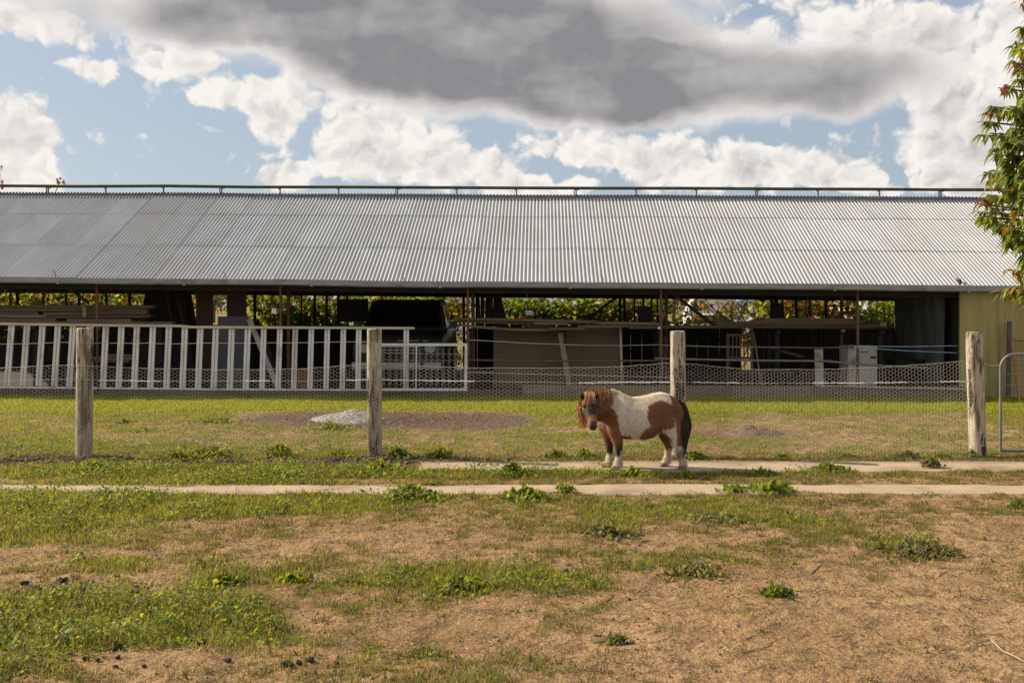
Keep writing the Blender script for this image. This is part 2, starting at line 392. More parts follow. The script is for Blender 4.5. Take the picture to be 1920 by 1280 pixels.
def cover(x, y):
    px, py = to_lay(x, y)
    n = fbm(x * 1.7, y * 1.7, 5); n2 = fbm(x * 5.3 + 40, y * 5.3, 4)
    g = blobsum(px, py, GREEN); b = blobsum(px, py, BARE); d = blobsum(px, py, DARKSOIL)
    g = np.clip(g * (.45 + 1.7 * n2) + (n - .50) * 1.5 + (.22 - .0004 * np.clip(px, 0, 1900) * .45) * (py > 900), 0, 1.5)
    dry = np.clip(.62 + (n - .5) * 1.6 + (n2 - .5) * 1.2 - b * .8, 0, 1)
    dry = np.where(py < 900, np.clip(dry + .35 - b * .3, 0, 1.1), dry)
    n3 = fbm(x * 8.5 + 13, y * 8.5, 3); dry = np.where(py > 900, dry * np.clip((n3 - .38) * 6.5, .12, 1.7), dry * np.clip((n3 - .30) * 4.5, .35, 1.3))
    g = np.clip(g - .9 * np.clip(b, 0, 1), 0, 1.4)
    far = np.clip((y - 30) / 10, 0, 1); g = g * (1 - far) + far * (.45 + .5 * fbm(x * .06, y * .03, 3))
    return g, dry, np.clip(d * (.4 + 1.1 * n), 0, 1)
def on_path(x, y):
    e = .05 * (fbm(x * 2.1, y * 0 + 3, 3) - .5)
    e = .26 * (fbm(x * 1.9, y * 1.9 + 3, 4) - .5); lf = np.clip(-2.2 - x, 0, 1) * .10
    a = (y > 9.31 + lf + e) & (y < 9.73 - lf * .5 + e)
    b = (y > 10.60 + e) & (y < 11.22 + e) & (x > -.8 + e * 2)
    return a | b
def gz(x, y):
    x = np.asarray(x, float); y = np.asarray(y, float)
    z = .05 * (fbm(x * .7, y * .7, 3) - .5) + .045 * (fbm(x * 4, y * 4, 3) - .5)
    near = np.clip((11.9 - y) / .5, 0, 1) * np.clip((y - 9.1) / .4, 0, 1)
    z = z * (1 - near * .6)
    for ye in (9.25, 9.78, 10.53, 11.28): z = z + .030 * np.exp(-((y - ye) / .07) ** 2) * np.clip(fbm(x * 1.7, y * 0 + ye, 4) * 2.4 - .85, 0, 1)
    return z * np.clip((40 - np.abs(y)) / 20, 0, 1)
def axis(segs):
    out = []
    for a, b, n in segs: out += list(np.linspace(a, b, n, endpoint=False))
    return np.array(out + [segs[-1][1]])
gx = axis([(-900, -60, 24), (-60, -14, 40), (-14, 14, 320), (14, 60, 40), (60, 900, 24)])
gy = axis([(-60, 2, 26), (2, 20, 240), (20, 32, 60), (32, 120, 40), (120, 2500, 40)])
XX, YY = np.meshgrid(gx, gy); nx, ny = len(gx), len(gy)
ZZ = gz(XX, YY)
V = np.stack([XX.ravel(), YY.ravel(), ZZ.ravel()], 1)
ii = (np.arange(ny - 1)[:, None] * nx + np.arange(nx - 1)[None, :]).ravel()
FQ = np.stack([ii, ii + 1, ii + nx + 1, ii + nx], 1)
cg, cd, cs = cover(XX.ravel(), YY.ravel())
def ground_mat():
    mt = bpy.data.materials.new('dry_paddock_soil'); mt.use_nodes = True
    nt = mt.node_tree; N = nt.nodes; L = nt.links; b = N['Principled BSDF']
    b.inputs['Roughness'].default_value = .95; b.inputs['Specular IOR Level'].default_value = .1
    tc = N.new('ShaderNodeTexCoord'); at = N.new('ShaderNodeAttribute'); at.attribute_name = 'Col'
    sp = N.new('ShaderNodeSeparateColor'); L.new(at.outputs['Color'], sp.inputs[0])
    def nz(s, d=6, r=.6):
        n = N.new('ShaderNodeTexNoise'); n.inputs['Scale'].default_value = s; n.inputs['Detail'].default_value = d
        n.inputs['Roughness'].default_value = r; L.new(tc.outputs['Object'], n.inputs['Vector']); return n.outputs['Fac']
    def rng(x, a, c):
        n = N.new('ShaderNodeMapRange'); L.new(x, n.inputs[0]); n.inputs[1].default_value = a; n.inputs[2].default_value = c; return n.outputs[0]
    def mix(f, a, c, typ='MIX'):
        n = N.new('ShaderNodeMix'); n.data_type = 'RGBA'; n.blend_type = typ; L.new(f, n.inputs[0])
        for s_, v in ((n.inputs[6], a), (n.inputs[7], c)):
            if isinstance(v, tuple): s_.default_value = (*v, 1)
            else: L.new(v, s_)
        return n.outputs[2]
    dirt = mix(rng(nz(1.3), .35, .65), (.33, .20, .10), (.255, .15, .075))
    dirt = mix(rng(nz(.55, 4, .6), .40, .62), dirt, (.39, .245, .13))
    dirt = mix(rng(nz(5.5, 7, .72), .47, .62), dirt, (.17, .105, .058))
    dirt = mix(rng(nz(23, 5, .7), .52, .70), dirt, (.13, .08, .045))
    dirt = mix(rng(nz(60, 3, .6), .58, .66), dirt, (.50, .35, .20))
    thatch = mix(rng(nz(30, 5, .75), .38, .62), (.095, .08, .036), (.225, .18, .085))
    c = mix(rng(sp.outputs[1], .45, 1.2), dirt, thatch)
    soil = mix(rng(nz(18, 5, .7), .4, .6), (.185, .125, .095), (.115, .075, .055))
    c = mix(sp.outputs[2], c, soil)
    grn = mix(rng(nz(14, 5, .7), .4, .6), (.14, .145, .03), (.20, .18, .055))
    c = mix(rng(sp.outputs[0], .35, 1.25), c, grn)
    L.new(c, b.inputs['Base Color'])
    bp = N.new('ShaderNodeBump'); bp.inputs['Distance'].default_value = .17; bp.inputs['Strength'].default_value = 1
    def ma(op, a, c):
        n = N.new('ShaderNodeMath'); n.operation = op
        for q, v in ((0, a), (1, c)):
            if isinstance(v, float): n.inputs[q].default_value = v
            else: L.new(v, n.inputs[q])
        return n.outputs[0]
    hgt = ma('ADD', ma('MULTIPLY', nz(4.5, 4, .6), .55), ma('ADD', ma('MULTIPLY', nz(15, 6, .65), .32), ma('MULTIPLY', nz(48, 4, .6), .13)))
    L.new(hgt, bp.inputs['Height']); L.new(bp.outputs[0], b.inputs['Normal'])
    return mt
ground = np_mesh('ground', V, FQ, ground_mat(), cols=np.stack([cg, cd, cs], 1), smooth=True)
tag(ground, 'dry paddock of bare orange soil and thin grass', 'ground', kind='structure')

# the earth floor inside the shed, added in a dark colour to hold the shade
M['shade_dark_earth'] = pmat('shade_dark_earth', (.075, .06, .046), (.05, .04, .03), 3, .95, bump=.01, bscale=25)
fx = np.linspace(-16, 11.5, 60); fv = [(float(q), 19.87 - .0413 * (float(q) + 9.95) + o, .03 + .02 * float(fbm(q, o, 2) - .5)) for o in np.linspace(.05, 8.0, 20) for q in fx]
floor = np_mesh('shed_floor', fv, [(j * 60 + i, j * 60 + i + 1, (j + 1) * 60 + i + 1, (j + 1) * 60 + i) for j in range(19) for i in range(59)], M['shade_dark_earth'], smooth=True)
tag(floor, 'earth floor inside the open shed, colour darkened for its shade', 'floor', kind='structure')

# two concrete wheel strips of the driveway, cast in slabs
def strip(name, y0, y1, x0, x1, joints, label):
    root = empty(name, ((x0 + x1) / 2, (y0 + y1) / 2, 0)); tag(root, label, 'path', kind='structure')
    xs = [x0] + joints + [x1]
    for a, b in zip(xs[:-1], xs[1:]):
        n = max(3, int((b - a) / .12)); top = .012
        t = np.linspace(a + .004, b - .004, n + 1); rings = []
        for x in t:
            e0 = y0 + .16 * float(fbm(x * .9, 1.5, 5) - .45) + (.12 if x < -2.4 and y0 < 10 else 0) * min(1, max(0, -2.4 - x)); e1 = y1 + .14 * float(fbm(x * .9, 8.5, 5) - .5)
            zz = top + .010 * float(fbm(x * .6, 3.5, 2) - .5)
            rings.append([(x, e0, -.06), (x, e0, zz - .012), (x, e0 + .014, zz), (x, (e0 + e1) / 2, zz + .003), (x, e1 - .014, zz), (x, e1, zz - .012), (x, e1, -.06)])
        MB().rings(rings).build('slab', M['concrete'], root)
strip('concrete_path', 9.25, 9.78, -9, 9, [-6.1, -3.6, -1.15, 1.72, 3.9, 6.6], 'pale concrete wheel strip nearest the camera')
strip('concrete_path', 10.53, 11.28, -1.0, 9, [1.35, 3.75, 6.4], 'pale concrete wheel strip the pony stands on')

# ------------------------------------------------------------------ the shed
XL, XR = -16.0, 11.6
def lin(x, a, b, xa=-9.95, xb=9.4): return a + (b - a) * (x - xa) / (xb - xa)
def eaveY(x): return lin(x, 19.85, 19.05)
def eaveZ(x): return lin(x, 2.26, 2.075) + .035 * float(fbm(x * .45, 4.4, 3) - .5)
def ridgeY(x): return eaveY(x) + 4.06
def ridgeZ(x): return lin(x, 4.31, 4.13) + .03 * float(fbm(x * .4, 9.4, 3) - .5)
def roof_pt(x, t):
    """t = 0 at the eave, 1 at the ridge"""
    return Vector((x + .12 * (t - .0) , eaveY(x) + 4.06 * t, eaveZ(x) * (1 - t) + ridgeZ(x) * t))
shed = empty('farm_shed', (-.7, eaveY(-.7), 0), 'long low open farm shed with a grey corrugated iron roof', 'shed')
PITCH = .0762
def corrugated(x0, x1, t0, t1, lift0, lift1, seg=8, amp=.0140, back=False):
    xs = np.arange(x0, x1 + 1e-6, PITCH / seg)
    nrm = Vector((0, -2.06, 4.06)).normalized() if not back else Vector((0, 2.06, 4.06)).normalized()
    V = []; nrow = 2
    for t, lf in ((t0, lift0), (t1, lift1)):
        for x in xs:
            p = roof_pt(float(x), t)
            if back: p = Vector((p.x, 2 * ridgeY(float(x)) - p.y, p.z))
            V.append(p + nrm * (lf + amp * math.cos(2 * math.pi * float(x) / PITCH)))
    n = len(xs); Fc = [(k, k + 1, n + k + 1, n + k) for k in range(n - 1)]
    return V, Fc
SHEET = PITCH * 10
COURSES = [(-.012, .365, 0), (.352, .745, 1), (.733, .985, 2)]
rs = random.Random(5)
k = 0
x = XL
while x < XR:
    lap = rs.choice([0, .002, .004, .012]) if x < -2 else rs.choice([0, .002, .003, .006])
    for (t0, t1, ci) in COURSES:
        jt = rs.uniform(-.004, .004); lift = .002 * ci
        V, Fc = corrugated(x, x + SHEET + PITCH * .5, t0 + jt, t1, lift + .004 + rs.uniform(0, .003) + lap, lift + lap * .8)
        o = np_mesh('roof_sheet', V, Fc, M['roof'], shed, smooth=True)
        if rs.random() < .12 and ci == 0:                              # a lifted sheet edge
            me = o.data; nn = len(me.vertices) // 2
            for q in range(8): me.vertices[nn - 1 - q].co.z += .022 * (1 - q / 8)
    x += SHEET; k += 1
V, Fc = corrugated(XL, XR, -.012, .99, 0, 0, seg=4, back=True)
np_mesh('rear_roof', V, Fc, M['roof'], shed, smooth=True)
# ridge capping in lengths with scalloped lower edge
x = XL
while x < XR:
    x1 = min(x + 1.83, XR); V = []; Fc = []
    xs = np.arange(x, x1 + .02, PITCH / 6); n = len(xs)
    for (t, up) in ((.950, .020), (.985, .030), (1.0, .062)):
        for q in xs:
            w = .009 * math.cos(2 * math.pi * q / PITCH) if t < .99 else .012 * math.cos(2 * math.pi * q / PITCH)
            p = roof_pt(float(q), t); V.append(p + Vector((0, 0, up + w)))
    for q in xs: V.append(roof_pt(float(q), 1.0) + Vector((0, .16, .0)))
    for rr in range(3): Fc += [(rr * n + q, rr * n + q + 1, (rr + 1) * n + q + 1, (rr + 1) * n + q) for q in range(n - 1)]
    np_mesh('ridge_cap', V, Fc, M['ridge'], shed, smooth=False)
    x = x1
# gutter in lengths with brackets
prof = [(.0, .045), (.0, -.055), (-.03, -.075), (-.105, -.075), (-.125, -.055), (-.125, .030), (-.117, .030), (-.117, -.050), (-.100, -.066), (-.03, -.066), (-.008, -.05), (-.008, .045)]
x = XL; gi = 0
while x < XR:
    x1 = min(x + 2.44, XR); rings = []
    for q in np.linspace(x - .01, x1 + (.02 if gi % 2 else 0), 9):
        b = Vector((float(q), eaveY(q) - .012, eaveZ(q) - .022 + .012 * float(fbm(q * .5, 2.2, 2) - .5)))
        s = 1.0 + .03 * (gi % 2)
        rings.append([b + Vector((0, u * s, v * s)) for u, v in prof])
    g = MB().rings(rings).build('gutter', M['gutter'], shed)
    MB().box((x + .012, eaveY(x) - .08, eaveZ(x) - .05), (.05, .145, .115)).build('gutter_bracket', M['gutter'], shed)
    x = x1; gi += 1
for px in (82, 413, 755, 1132, 1402, 1790):                            # little straps standing up off the eave
    x = (px - 960) / F * 19.3
    b = roof_pt(x, .004); MB().tube([b, b + Vector((-.01, -.02, .10)), b + Vector((-.05, 0, .16))], .008, 5).build('strap', M['galv'], shed)
# plates, purlins, rafters
def beam(p0, p1, w, h, mat='shade_black_timber', name='beam'): return MB().bar(p0, p1, w, h).build(name, M[mat], shed)
for x0 in np.arange(XL, XR - .1, 4.1):
    x1 = min(x0 + 4.1, XR)
    beam((x0, eaveY(x0) + .16, eaveZ(x0) - .115), (x1 - .01, eaveY(x1) + .16, eaveZ(x1) - .115), .08, .17)
    beam((x0, 2 * ridgeY(x0) - eaveY(x0) - .2, eaveZ(x0) - .13), (x1 - .01, 2 * ridgeY(x1) - eaveY(x1) - .2, eaveZ(x1) - .13), .08, .14)
for t in (.18, .37, .56, .75, .94):
    for s in (0, 1):
        p0, p1 = roof_pt(XL, t), roof_pt(XR, t)
        if s: p0.y = 2 * ridgeY(XL) - p0.y; p1.y = 2 * ridgeY(XR) - p1.y
        beam(p0 - Vector((0, 0, .055)), p1 - Vector((0, 0, .055)), .05, .07, name='purlin')
FPOST = [(167, 0), (521, 0), (877, 0), (1238, 0), (1600, 0)]
for px, _ in FPOST + [(-190, 0)]:
    x = (px - 960) / F * 19.5; y = eaveY(x) + .10
    MB().tube([(x, y, -.1), (x + .006, y, 1.0), (x, y, eaveZ(x) - .03)], .026, 8).build('front_post', M['rust'], shed, smooth=True)
    for s in (1, -1):
        p0 = roof_pt(x, .0) - Vector((0, -.12, .10)); p1 = roof_pt(x, 1.0) - Vector((0, 0, .14))
        if s < 0: p0.y = 2 * ridgeY(x) - p0.y
        beam(p0, p1, .06, .10, name='rafter')
for px in (541, 887, 1249, 1578):                                        # the second row, a little behind
    Y = 20.7; x = (px - 960) / F * Y
    MB().tube([(x, Y, -.1), (x, Y, 2.55)], .036, 8).build('inner_post', M['rust'], shed, smooth=True)
for a, b_ in ((1160, 1184),):
    pass
REAR = [20, 33, 82, 124, 148, 199, 243, 354, 478, 541, 565, 590, 613, 635, 652, 870, 893, 903, 915, 923, 1163, 1171, 1189, 1206, 1221, 1232, 1447, 1468, 1493, 1518, 1548, 1578, 1680]
for px in REAR:
    Y = 2 * ridgeY((px - 960) / F * 27.5) - eaveY((px - 960) / F * 27.5) - .2; x = (px - 960) / F * Y
    wd = rs.choice([.045, .055, .07])
    MB().box((x, Y, 1.02), (wd, .05, 2.12), Matrix.Rotation(rs.uniform(-.012, .012), 3, 'Y')).build('rear_post', M['shade_black_timber'], shed)
def diag(px0, py0, px1, py1, Y0, Y1, w, mat='dark_timber', name='brace'):
    MB().bar(P(px0, py0, Y0), P(px1, py1, Y1), w, w * .7, up=(0, 1, 0)).build(name, M[mat], shed)
diag(1252, 543, 1342, 612, 20.6, 22.5, .06, 'rust'); diag(1176, 541, 1100, 600, 22.5, 20.7, .05); diag(126, 540, 164, 566, 22.5, 20.6, .05)
MB().tube([P(1425, 541, 24), P(1419, 549, 24), P(1421, 556, 24), P(1433, 564, 24)], .06, 8).build('down_pipe', M['shade_black_timber'], shed, smooth=True)
# rails and wires strung between the front posts
def rail(p0, p1, r, mat, name='rail'):
    MB().tube([p0, (Vector(p0) + Vector(p1)) / 2 + Vector((0, 0, -.012)), p1], r, 7).build(name, M[mat], shed, smooth=True)
rail(P(880, 675, 19.5), P(1236, 676, 19.4), .017, 'rust'); rail(P(1228, 672, 19.35), P(1560, 677, 19.3), .020, 'galv'); rail(P(1545, 677, 19.28), P(1740, 690, 19.2), .020, 'galv')
rail(P(1240, 647, 19.3), P(1460, 651, 19.3), .013, 'galv'); rail(P(1460, 651, 19.3), P(1602, 651, 19.3), .015, 'rust'); rail(P(1602, 651, 19.25), P(1806, 662, 19.2), .008, 'blue_rope', 'rope')
rail(P(1602, 649, 19.25), P(1806, 648, 19.2), .007, 'wire', 'wire'); rail(P(880, 637, 19.4), P(1090, 647, 19.4), .007, 'wire', 'wire'); rail(P(1090, 647, 19.4), P(1240, 646, 19.4), .005, 'wire', 'wire')
MB().tube([P(1241, 672, 19.3), P(1242, 690, 19.3), P(1241, 706, 19.3)], .012, 6).build('hook', M['galv'], shed)
# cross ties on posts
for px, py in ((1600, 592), (1238, 588), (521, 581)):
    MB().box(P(px, py, 19.42), (.19, .04, .05)).build('cross_tie', M['rust'], shed)
# low rear wall, added to keep the inside dark, open where the cot stands
x = XL
while x < 11.4:
    Y = 27.35 - .041 * x; pxx = 960 + x / Y * F
    if not (1378 < pxx < 1404 or 838 < pxx < 862):
        hgt = 1.20 + rs.uniform(-.05, .05)
        MB().box((x + .145, Y, hgt / 2 - .05), (.286, .025, hgt + .1)).build('added_rear_board', M['shade_black_timber'], shed)
    x += .29
# timber edging boards along the base of the front
x = XL; q = 0
while x < 8.7:
    x1 = min(x + 2.7, 8.75); hh = .15 if x < -.5 else .235
    MB().bar((x, eaveY(x) - .02, hh / 2 - .03), (x1 - .012, eaveY(x1) - .02, hh / 2 - .03), .05, hh + .06).build('edging_board', M['plank'], shed, bevel=.006)
    x = x1; q += 1
# yellow clad bay at the right-hand end
def clad(x0, x1, y, z0, z1, mat, dx=(1, 0)):
    n = int(round((x1 - x0) / .19)); V = []; Fc = []
    pts = []
    for k in range(n):
        a = x0 + k * .19
        pts += [(a, 0), (a + .075, 0), (a + .088, -.012), (a + .108, -.012), (a + .121, 0)]
    pts.append((x0 + n * .19, 0))
    for z in (z0, z1):
        for u, w in pts: V.append((u, y + w, z))
    m_ = len(pts); Fc = [(k, k + 1, m_ + k + 1, m_ + k) for k in range(m_ - 1)]
    return V, Fc
xa = (1800 - 960) / F * 19.15
for k in range(4):
    V, Fc = clad(xa + k * .76, xa + (k + 1) * .76 + .012, 19.10 - .003 * (k % 2), .02, eaveZ(9) - .10, None)
    np_mesh('wall_panel', V, Fc, M['yellow_clad'], shed)
MB().box((xa - .012, 19.12, 1.0), (.025, .06, 2.05)).build('wall_trim', M['yellow_clad'], shed)
for px_, yy in ((1697, 26.0),):
    MB().box(((xa + .02), 20.55, 1.1), (.03, 2.75, 2.25)).build('end_partition', M['shade_black_timber'], shed)

# the mossy pipe carried on brackets above the ridge
pipe = empty('ridge_pipe', (0, ridgeY(0), ridgeZ(0)), 'long thin mossy pipe on brackets above the roof ridge', 'pipe')
def pipe_pt(x): return Vector((x, ridgeY(x) + .03, ridgeZ(x) + lin(x, .215, .225)))
for a in np.arange(XL, XR, 4.0):
    b = min(a + 4.0, XR); MB().tube([pipe_pt(a), pipe_pt((a + b) / 2) - Vector((0, 0, .006)), pipe_pt(b)], .036, 10).build('pipe_length', M['moss_pipe'], pipe, smooth=True)
for i in range(-2, 18):
    px = 72 + i * 111.9; x = (px - 960) / F * 23.5
    if not XL < x < XR: continue
    t = pipe_pt(x); b = MB()
    b.bar(t - Vector((.03, 0, .035)), t - Vector((-.03 if i % 3 else -.08, 0, .035)), .03, .035).bar(t - Vector((-.012, 0, .05)), t - Vector((-.012, 0, .22)), .028, .028)
    if i % 3 == 0: b.bar(t - Vector((.035, 0, .05)), t - Vector((.025, 0, .22)), .022, .022)
    b.build('bracket', M['ridge'], pipe)

# ------------------------------------------------------------------ the wire fence in front
FY = 11.70
fence = empty('wire_fence', (-.3, FY, 0), 'post and wire fence with hexagonal netting across the paddock', 'fence')
def fence_post(px_t, py_t, px_b, py_b, r, seed, sq, label):
    rr = random.Random(seed); b = G(px_b, py_b); b.y = FY; top = P(px_t, py_t, FY); b.x = (px_b - 960) / F * FY
    n = 26; rings = []; nz_ = 22
    ph = [rr.uniform(0, 6.28) for _ in range(6)]
    for i in range(nz_ + 1):
        f = i / nz_; c = Vector((b.x + (top.x - b.x) * f, FY, -.15 + (top.z + .15) * f)); ring = []
        for k in range(n):
            a = 2 * math.pi * k / n
            rad = r * (1 + .035 * math.sin(2 * a + ph[0]) + .03 * math.sin(3 * a + ph[1] + f * 2) + .02 * math.sin(7 * a + ph[2] + 3 * f) - .05 * max(0, math.sin(a * 5 + ph[3]) - .9) * 6)
            rad *= (1.02 - .03 * f) * (1 + .025 * (rr.random() - .5))
            if sq: rad *= 1 + sq * (1 / max(abs(math.cos(a)), abs(math.sin(a))) - 1) * .8
            if rr.random() < .035: rad *= .95
            ring.append(c + Vector((math.cos(a) * rad, math.sin(a) * rad, 0)))
        rings.append(ring)
    rings.append([rings[-1][0] * 0 + Vector((top.x, FY, top.z)) + (p - Vector((top.x, FY, p.z))) * .93 + Vector((0, 0, .008 + .012 * rr.random())) for p in rings[-1]])
    o = MB().rings(rings).build('post', M['post'], fence, smooth=True)
    tag(o, label); return o
fence_post(159, 617, 157, 853, .088, 1, 0, 'round grey post at the left with shadowed netting')
fence_post(702, 619, 703, 857, .082, 2, .35, 'cracked pale post with a dark peeling stripe')
fence_post(1271, 623, 1273, 856, .082, 3, .55, 'square-cut post behind the pony')
fence_post(1826, 625, 1835, 856, .086, 4, .4, 'leaning post beside the metal gate')
fence_post(-388, 617, -388, 853, .088, 5, 0, None)
TOPX = [-700, -400, 0, 125, 175, 260, 400, 560, 690, 717, 880, 1060, 1160, 1260, 1290, 1400, 1520, 1650, 1812, 1850]
TOPY = [692, 684, 690, 684, 684, 690, 693, 692, 682, 684, 690, 690, 687, 680, 682, 692, 693, 689, 676, 676]
MY = FY - .10
def net_top(x): return H - (np.interp(960 + x / MY * F, TOPX, TOPY) - HZ) / F * MY
def net_y(x, z): return MY + .05 * (fbm(x * .8 + 9, z * 1.6, 3) - .5) - .004
A = .024
x0, x1 = -7.9, (1826 - 960) / F * MY
ni = int((x1 - x0) / (1.5 * A)); nj = 25
I, J = np.meshgrid(np.arange(ni), np.arange(nj)); I = I.ravel(); J = J.ravel()
cx = x0 + 1.5 * A * I; cz = math.sqrt(3) * A * (J + .5 * (I % 2)) + .01
def warp(x, z):
    t = net_top(x); zz = z * (t / 1.04); 
    zz = zz + .010 * (fbm(x * 2.3, zz * 2.3, 3) - .5); xx = x + .022 * (fbm(x * 1.9 + 31, zz * 2.9, 3) - .5)
    return np.stack([xx, net_y(xx, zz), zz], 1)
EV = []; EF = []
rw = .0017
cor = [(A * math.cos(math.pi / 3 * k), A * math.sin(math.pi / 3 * k)) for k in range(6)]
base = 0
for k in range(3):
    p = warp(cx + cor[k][0], cz + cor[k][1]); q = warp(cx + cor[k + 1][0], cz + cor[k + 1][1])
    ok = (np.maximum(p[:, 2], q[:, 2]) < net_top(p[:, 0]) + .004)
    p = p[ok]; q = q[ok]; d = q - p; d /= np.linalg.norm(d, axis=1)[:, None]
    a = np.cross(d, np.array([[0, 1., 0]])); a /= np.linalg.norm(a, axis=1)[:, None]; bb = np.cross(d, a)
    r_ = rw * (1.25 if k == 1 else 1.0)
    vs = []
    for e in (p, q):
        for t in (0, 2 * math.pi / 3, 4 * math.pi / 3): vs.append(e + (a * math.cos(t) + bb * math.sin(t)) * r_)
    m_ = len(p); EV.append(np.concatenate(vs))
    idx = np.arange(m_)
    for t in range(3):
        t2 = (t + 1) % 3
        EF.append(np.stack([base + t * m_ + idx, base + t2 * m_ + idx, base + (3 + t2) * m_ + idx, base + (3 + t) * m_ + idx], 1))
    base += 6 * m_
net = np_mesh('netting', np.concatenate(EV), np.concatenate(EF), M['wire'], fence); tag(net, kind='stuff')
def strand(pts, r, mat, name='wire'):
    P3 = []
    for (pa, pb) in zip(pts[:-1], pts[1:]):
        for i in range(8): P3.append(Vector(pa).lerp(Vector(pb), i / 8) + Vector((0, 0, .004 * random.uniform(-1, 1))))
    P3.append(Vector(pts[-1])); MB().tube(P3, r, 5).build(name, M[mat], fence)
strand([P(x, np.interp(x, TOPX, TOPY), MY) for x in (-600, -400, 0, 125, 260, 400, 560, 690, 880, 1060, 1160, 1260, 1290, 1400, 1520, 1650, 1812)], .0026, 'wire')
strand([P(x, y, MY + .01) for x, y in ((-600, 643), (0, 645), (130, 642), (330, 644), (690, 641))], .0024, 'wire')
strand([P(x, y, MY) for x, y in ((-400, 716), (0, 714), (150, 711), (250, 715), (560, 714), (690, 712), (860, 714), (1090, 718), (1120, 715), (1260, 716), (1390, 718), (1600, 718), (1812, 715))], .0026, 'wire')
for a, b_ in ((185, 300), (460, 505), (650, 690), (717, 890), (1085, 1262), (1300, 1385), (1525, 1620), (1640, 1700), (1765, 1818)):
    ya, yb = np.interp([a, b_], [0, 150, 250, 560, 690, 860, 1090, 1120, 1260, 1390, 1600, 1812], [714, 711, 715, 714, 712, 714, 718, 715, 716, 718, 718, 715])
    strand([P(a, ya, MY - .006), P((a + b_) / 2, (ya + yb) / 2, MY - .006), P(b_, yb, MY - .006)], .0055, 'tape', 'electric_tape')
strand([P(1540, 723, MY), P(1830, 730, MY)], .003, 'wire'); strand([P(1845, 680, FY), P(1858, 686, FY), P(1873, 684, FY)], .004, 'wire')
strand([P(877, 698, MY), P(1100, 703, MY), P(1262, 708, MY)], .0022, 'wire')

# ------------------------------------------------------------------ tubular gate beside the last post
gate = empty('metal_gate', (P(1872, 855, 11.72).x, 11.72, 0), 'tubular steel gate with rounded corner beside the leaning post', 'gate')
gy_ = 11.72; gxl = P(1876, 800, gy_).x; gzt = P(0, 664, gy_).z; gw = 1.55; rc = .16; gzb = .06
outer = [(gxl, gzb)] + [(gxl, gzt - rc)] + [(gxl + rc - rc * math.cos(t), gzt - rc + rc * math.sin(t)) for t in np.linspace(.2, math.pi / 2, 6)] + \
        [(gxl + gw - rc + rc * math.sin(t), gzt - rc + rc * math.cos(t)) for t in np.linspace(0, math.pi / 2, 6)] + [(gxl + gw, gzb)]
MB().tube([(a, gy_, b) for a, b in outer], .016, 10).build('frame', M['galv'], gate, smooth=True)
MB().tube([(gxl, gy_, gzb), (gxl + gw, gy_, gzb)], .018, 8).build('bottom_rail', M['galv'], gate, smooth=True)
for k, z in enumerate(np.linspace(.18, gzt - .1, 8)): MB().tube([(gxl + .01, gy_, z), (gxl + gw - .01, gy_, z)], .0026, 5).build('mesh_wire', M['galv'], gate)
for k in range(1, 7): MB().tube([(gxl + k * .215, gy_ - .004, gzb), (gxl + k * .215, gy_ - .004, gzt - .005)], .0026, 5).build('mesh_wire', M['galv'], gate)

# ------------------------------------------------------------------ the pony
PY = 10.76; PX = (1195 - 960) / F * PY; PZ = .016
pony = empty('pony', (PX, PY, PZ), 'brown and white shaggy pony standing on the strip, face turned to camera', 'pony')
SCL = F / PY
def lx(c): return (1060 + c / 6.738 - 1195) / SCL
def lz(c): return (877 - (710 + c / 6.738)) / SCL
def ellipse(c, a, b, n=18, p=2.0):
    out = []
    for k in range(n):
        t = 2 * math.pi * k / n; ct, st = math.cos(t), math.sin(t)
        out.append(Vector(c) + Vector(a) * (abs(ct) ** (2 / p) * (1 if ct >= 0 else -1)) + Vector(b) * (abs(st) ** (2 / p) * (1 if st >= 0 else -1)))
    return out
def dense(rows, sub=4):
    """Catmull-Rom through rows of numbers"""
    rows = [np.array(r, float) for r in rows]; out = []
    for i in range(len(rows) - 1):
        p0 = rows[max(i - 1, 0)]; p1 = rows[i]; p2 = rows[i + 1]; p3 = rows[min(i + 2, len(rows) - 1)]
        for s in range(sub):
            t = s / sub; out.append(.5 * ((2 * p1) + (-p0 + p2) * t + (2 * p0 - 5 * p1 + 4 * p2 - p3) * t * t + (-p0 + 3 * p1 - 3 * p2 + p3) * t ** 3))
    out.append(rows[-1]); return out
pb = MB()
def solid(rings): pb.rings(rings, cap=True)
trunk = [  # x, z top, z bottom, half width
 (lx(405), lz(470), lz(600), .05), (lx(450), lz(360), lz(670), .10), (lx(530), lz(250), lz(730), .15), (lx(620), lz(200), lz(748), .175), (lx(720), lz(192), lz(750), .19),
 (lx(840), lz(243), lz(755), .212), (lx(980), lz(228), lz(760), .225), (lx(1100), lz(196), lz(735), .215), (lx(1200), lz(183), lz(672), .198), (lx(1300), lz(202), lz(610), .185),
 (lx(1390), lz(252), lz(580), .15), (lx(1450), lz(330), lz(540), .10), (lx(1478), lz(400), lz(480), .04)]
solid([ellipse((r[0], 0, (r[1] + r[2]) / 2), (0, r[3], 0), (0, 0, (r[1] - r[2]) / 2), 24, 2.15) for r in dense(trunk, 3)])
def limb(rows):
    solid([ellipse((r[0], r[1], r[2]), (r[3], 0, 0), (0, r[4], 0), 16) for r in dense(rows, 3)])
limb([(lx(600), -.075, .50, .11, .085), (lx(615), -.10, .40, .085, .075), (lx(640), -.105, .31, .058, .056), (lx(655), -.105, .24, .044, .044), (lx(658), -.105, .185, .037, .038), (lx(655), -.105, .13, .029, .030),
      (lx(655), -.108, .085, .035, .034), (lx(648), -.112, .055, .038, .036), (lx(632), -.118, .03, .04, .038), (lx(625), -.12, .004, .042, .040)])
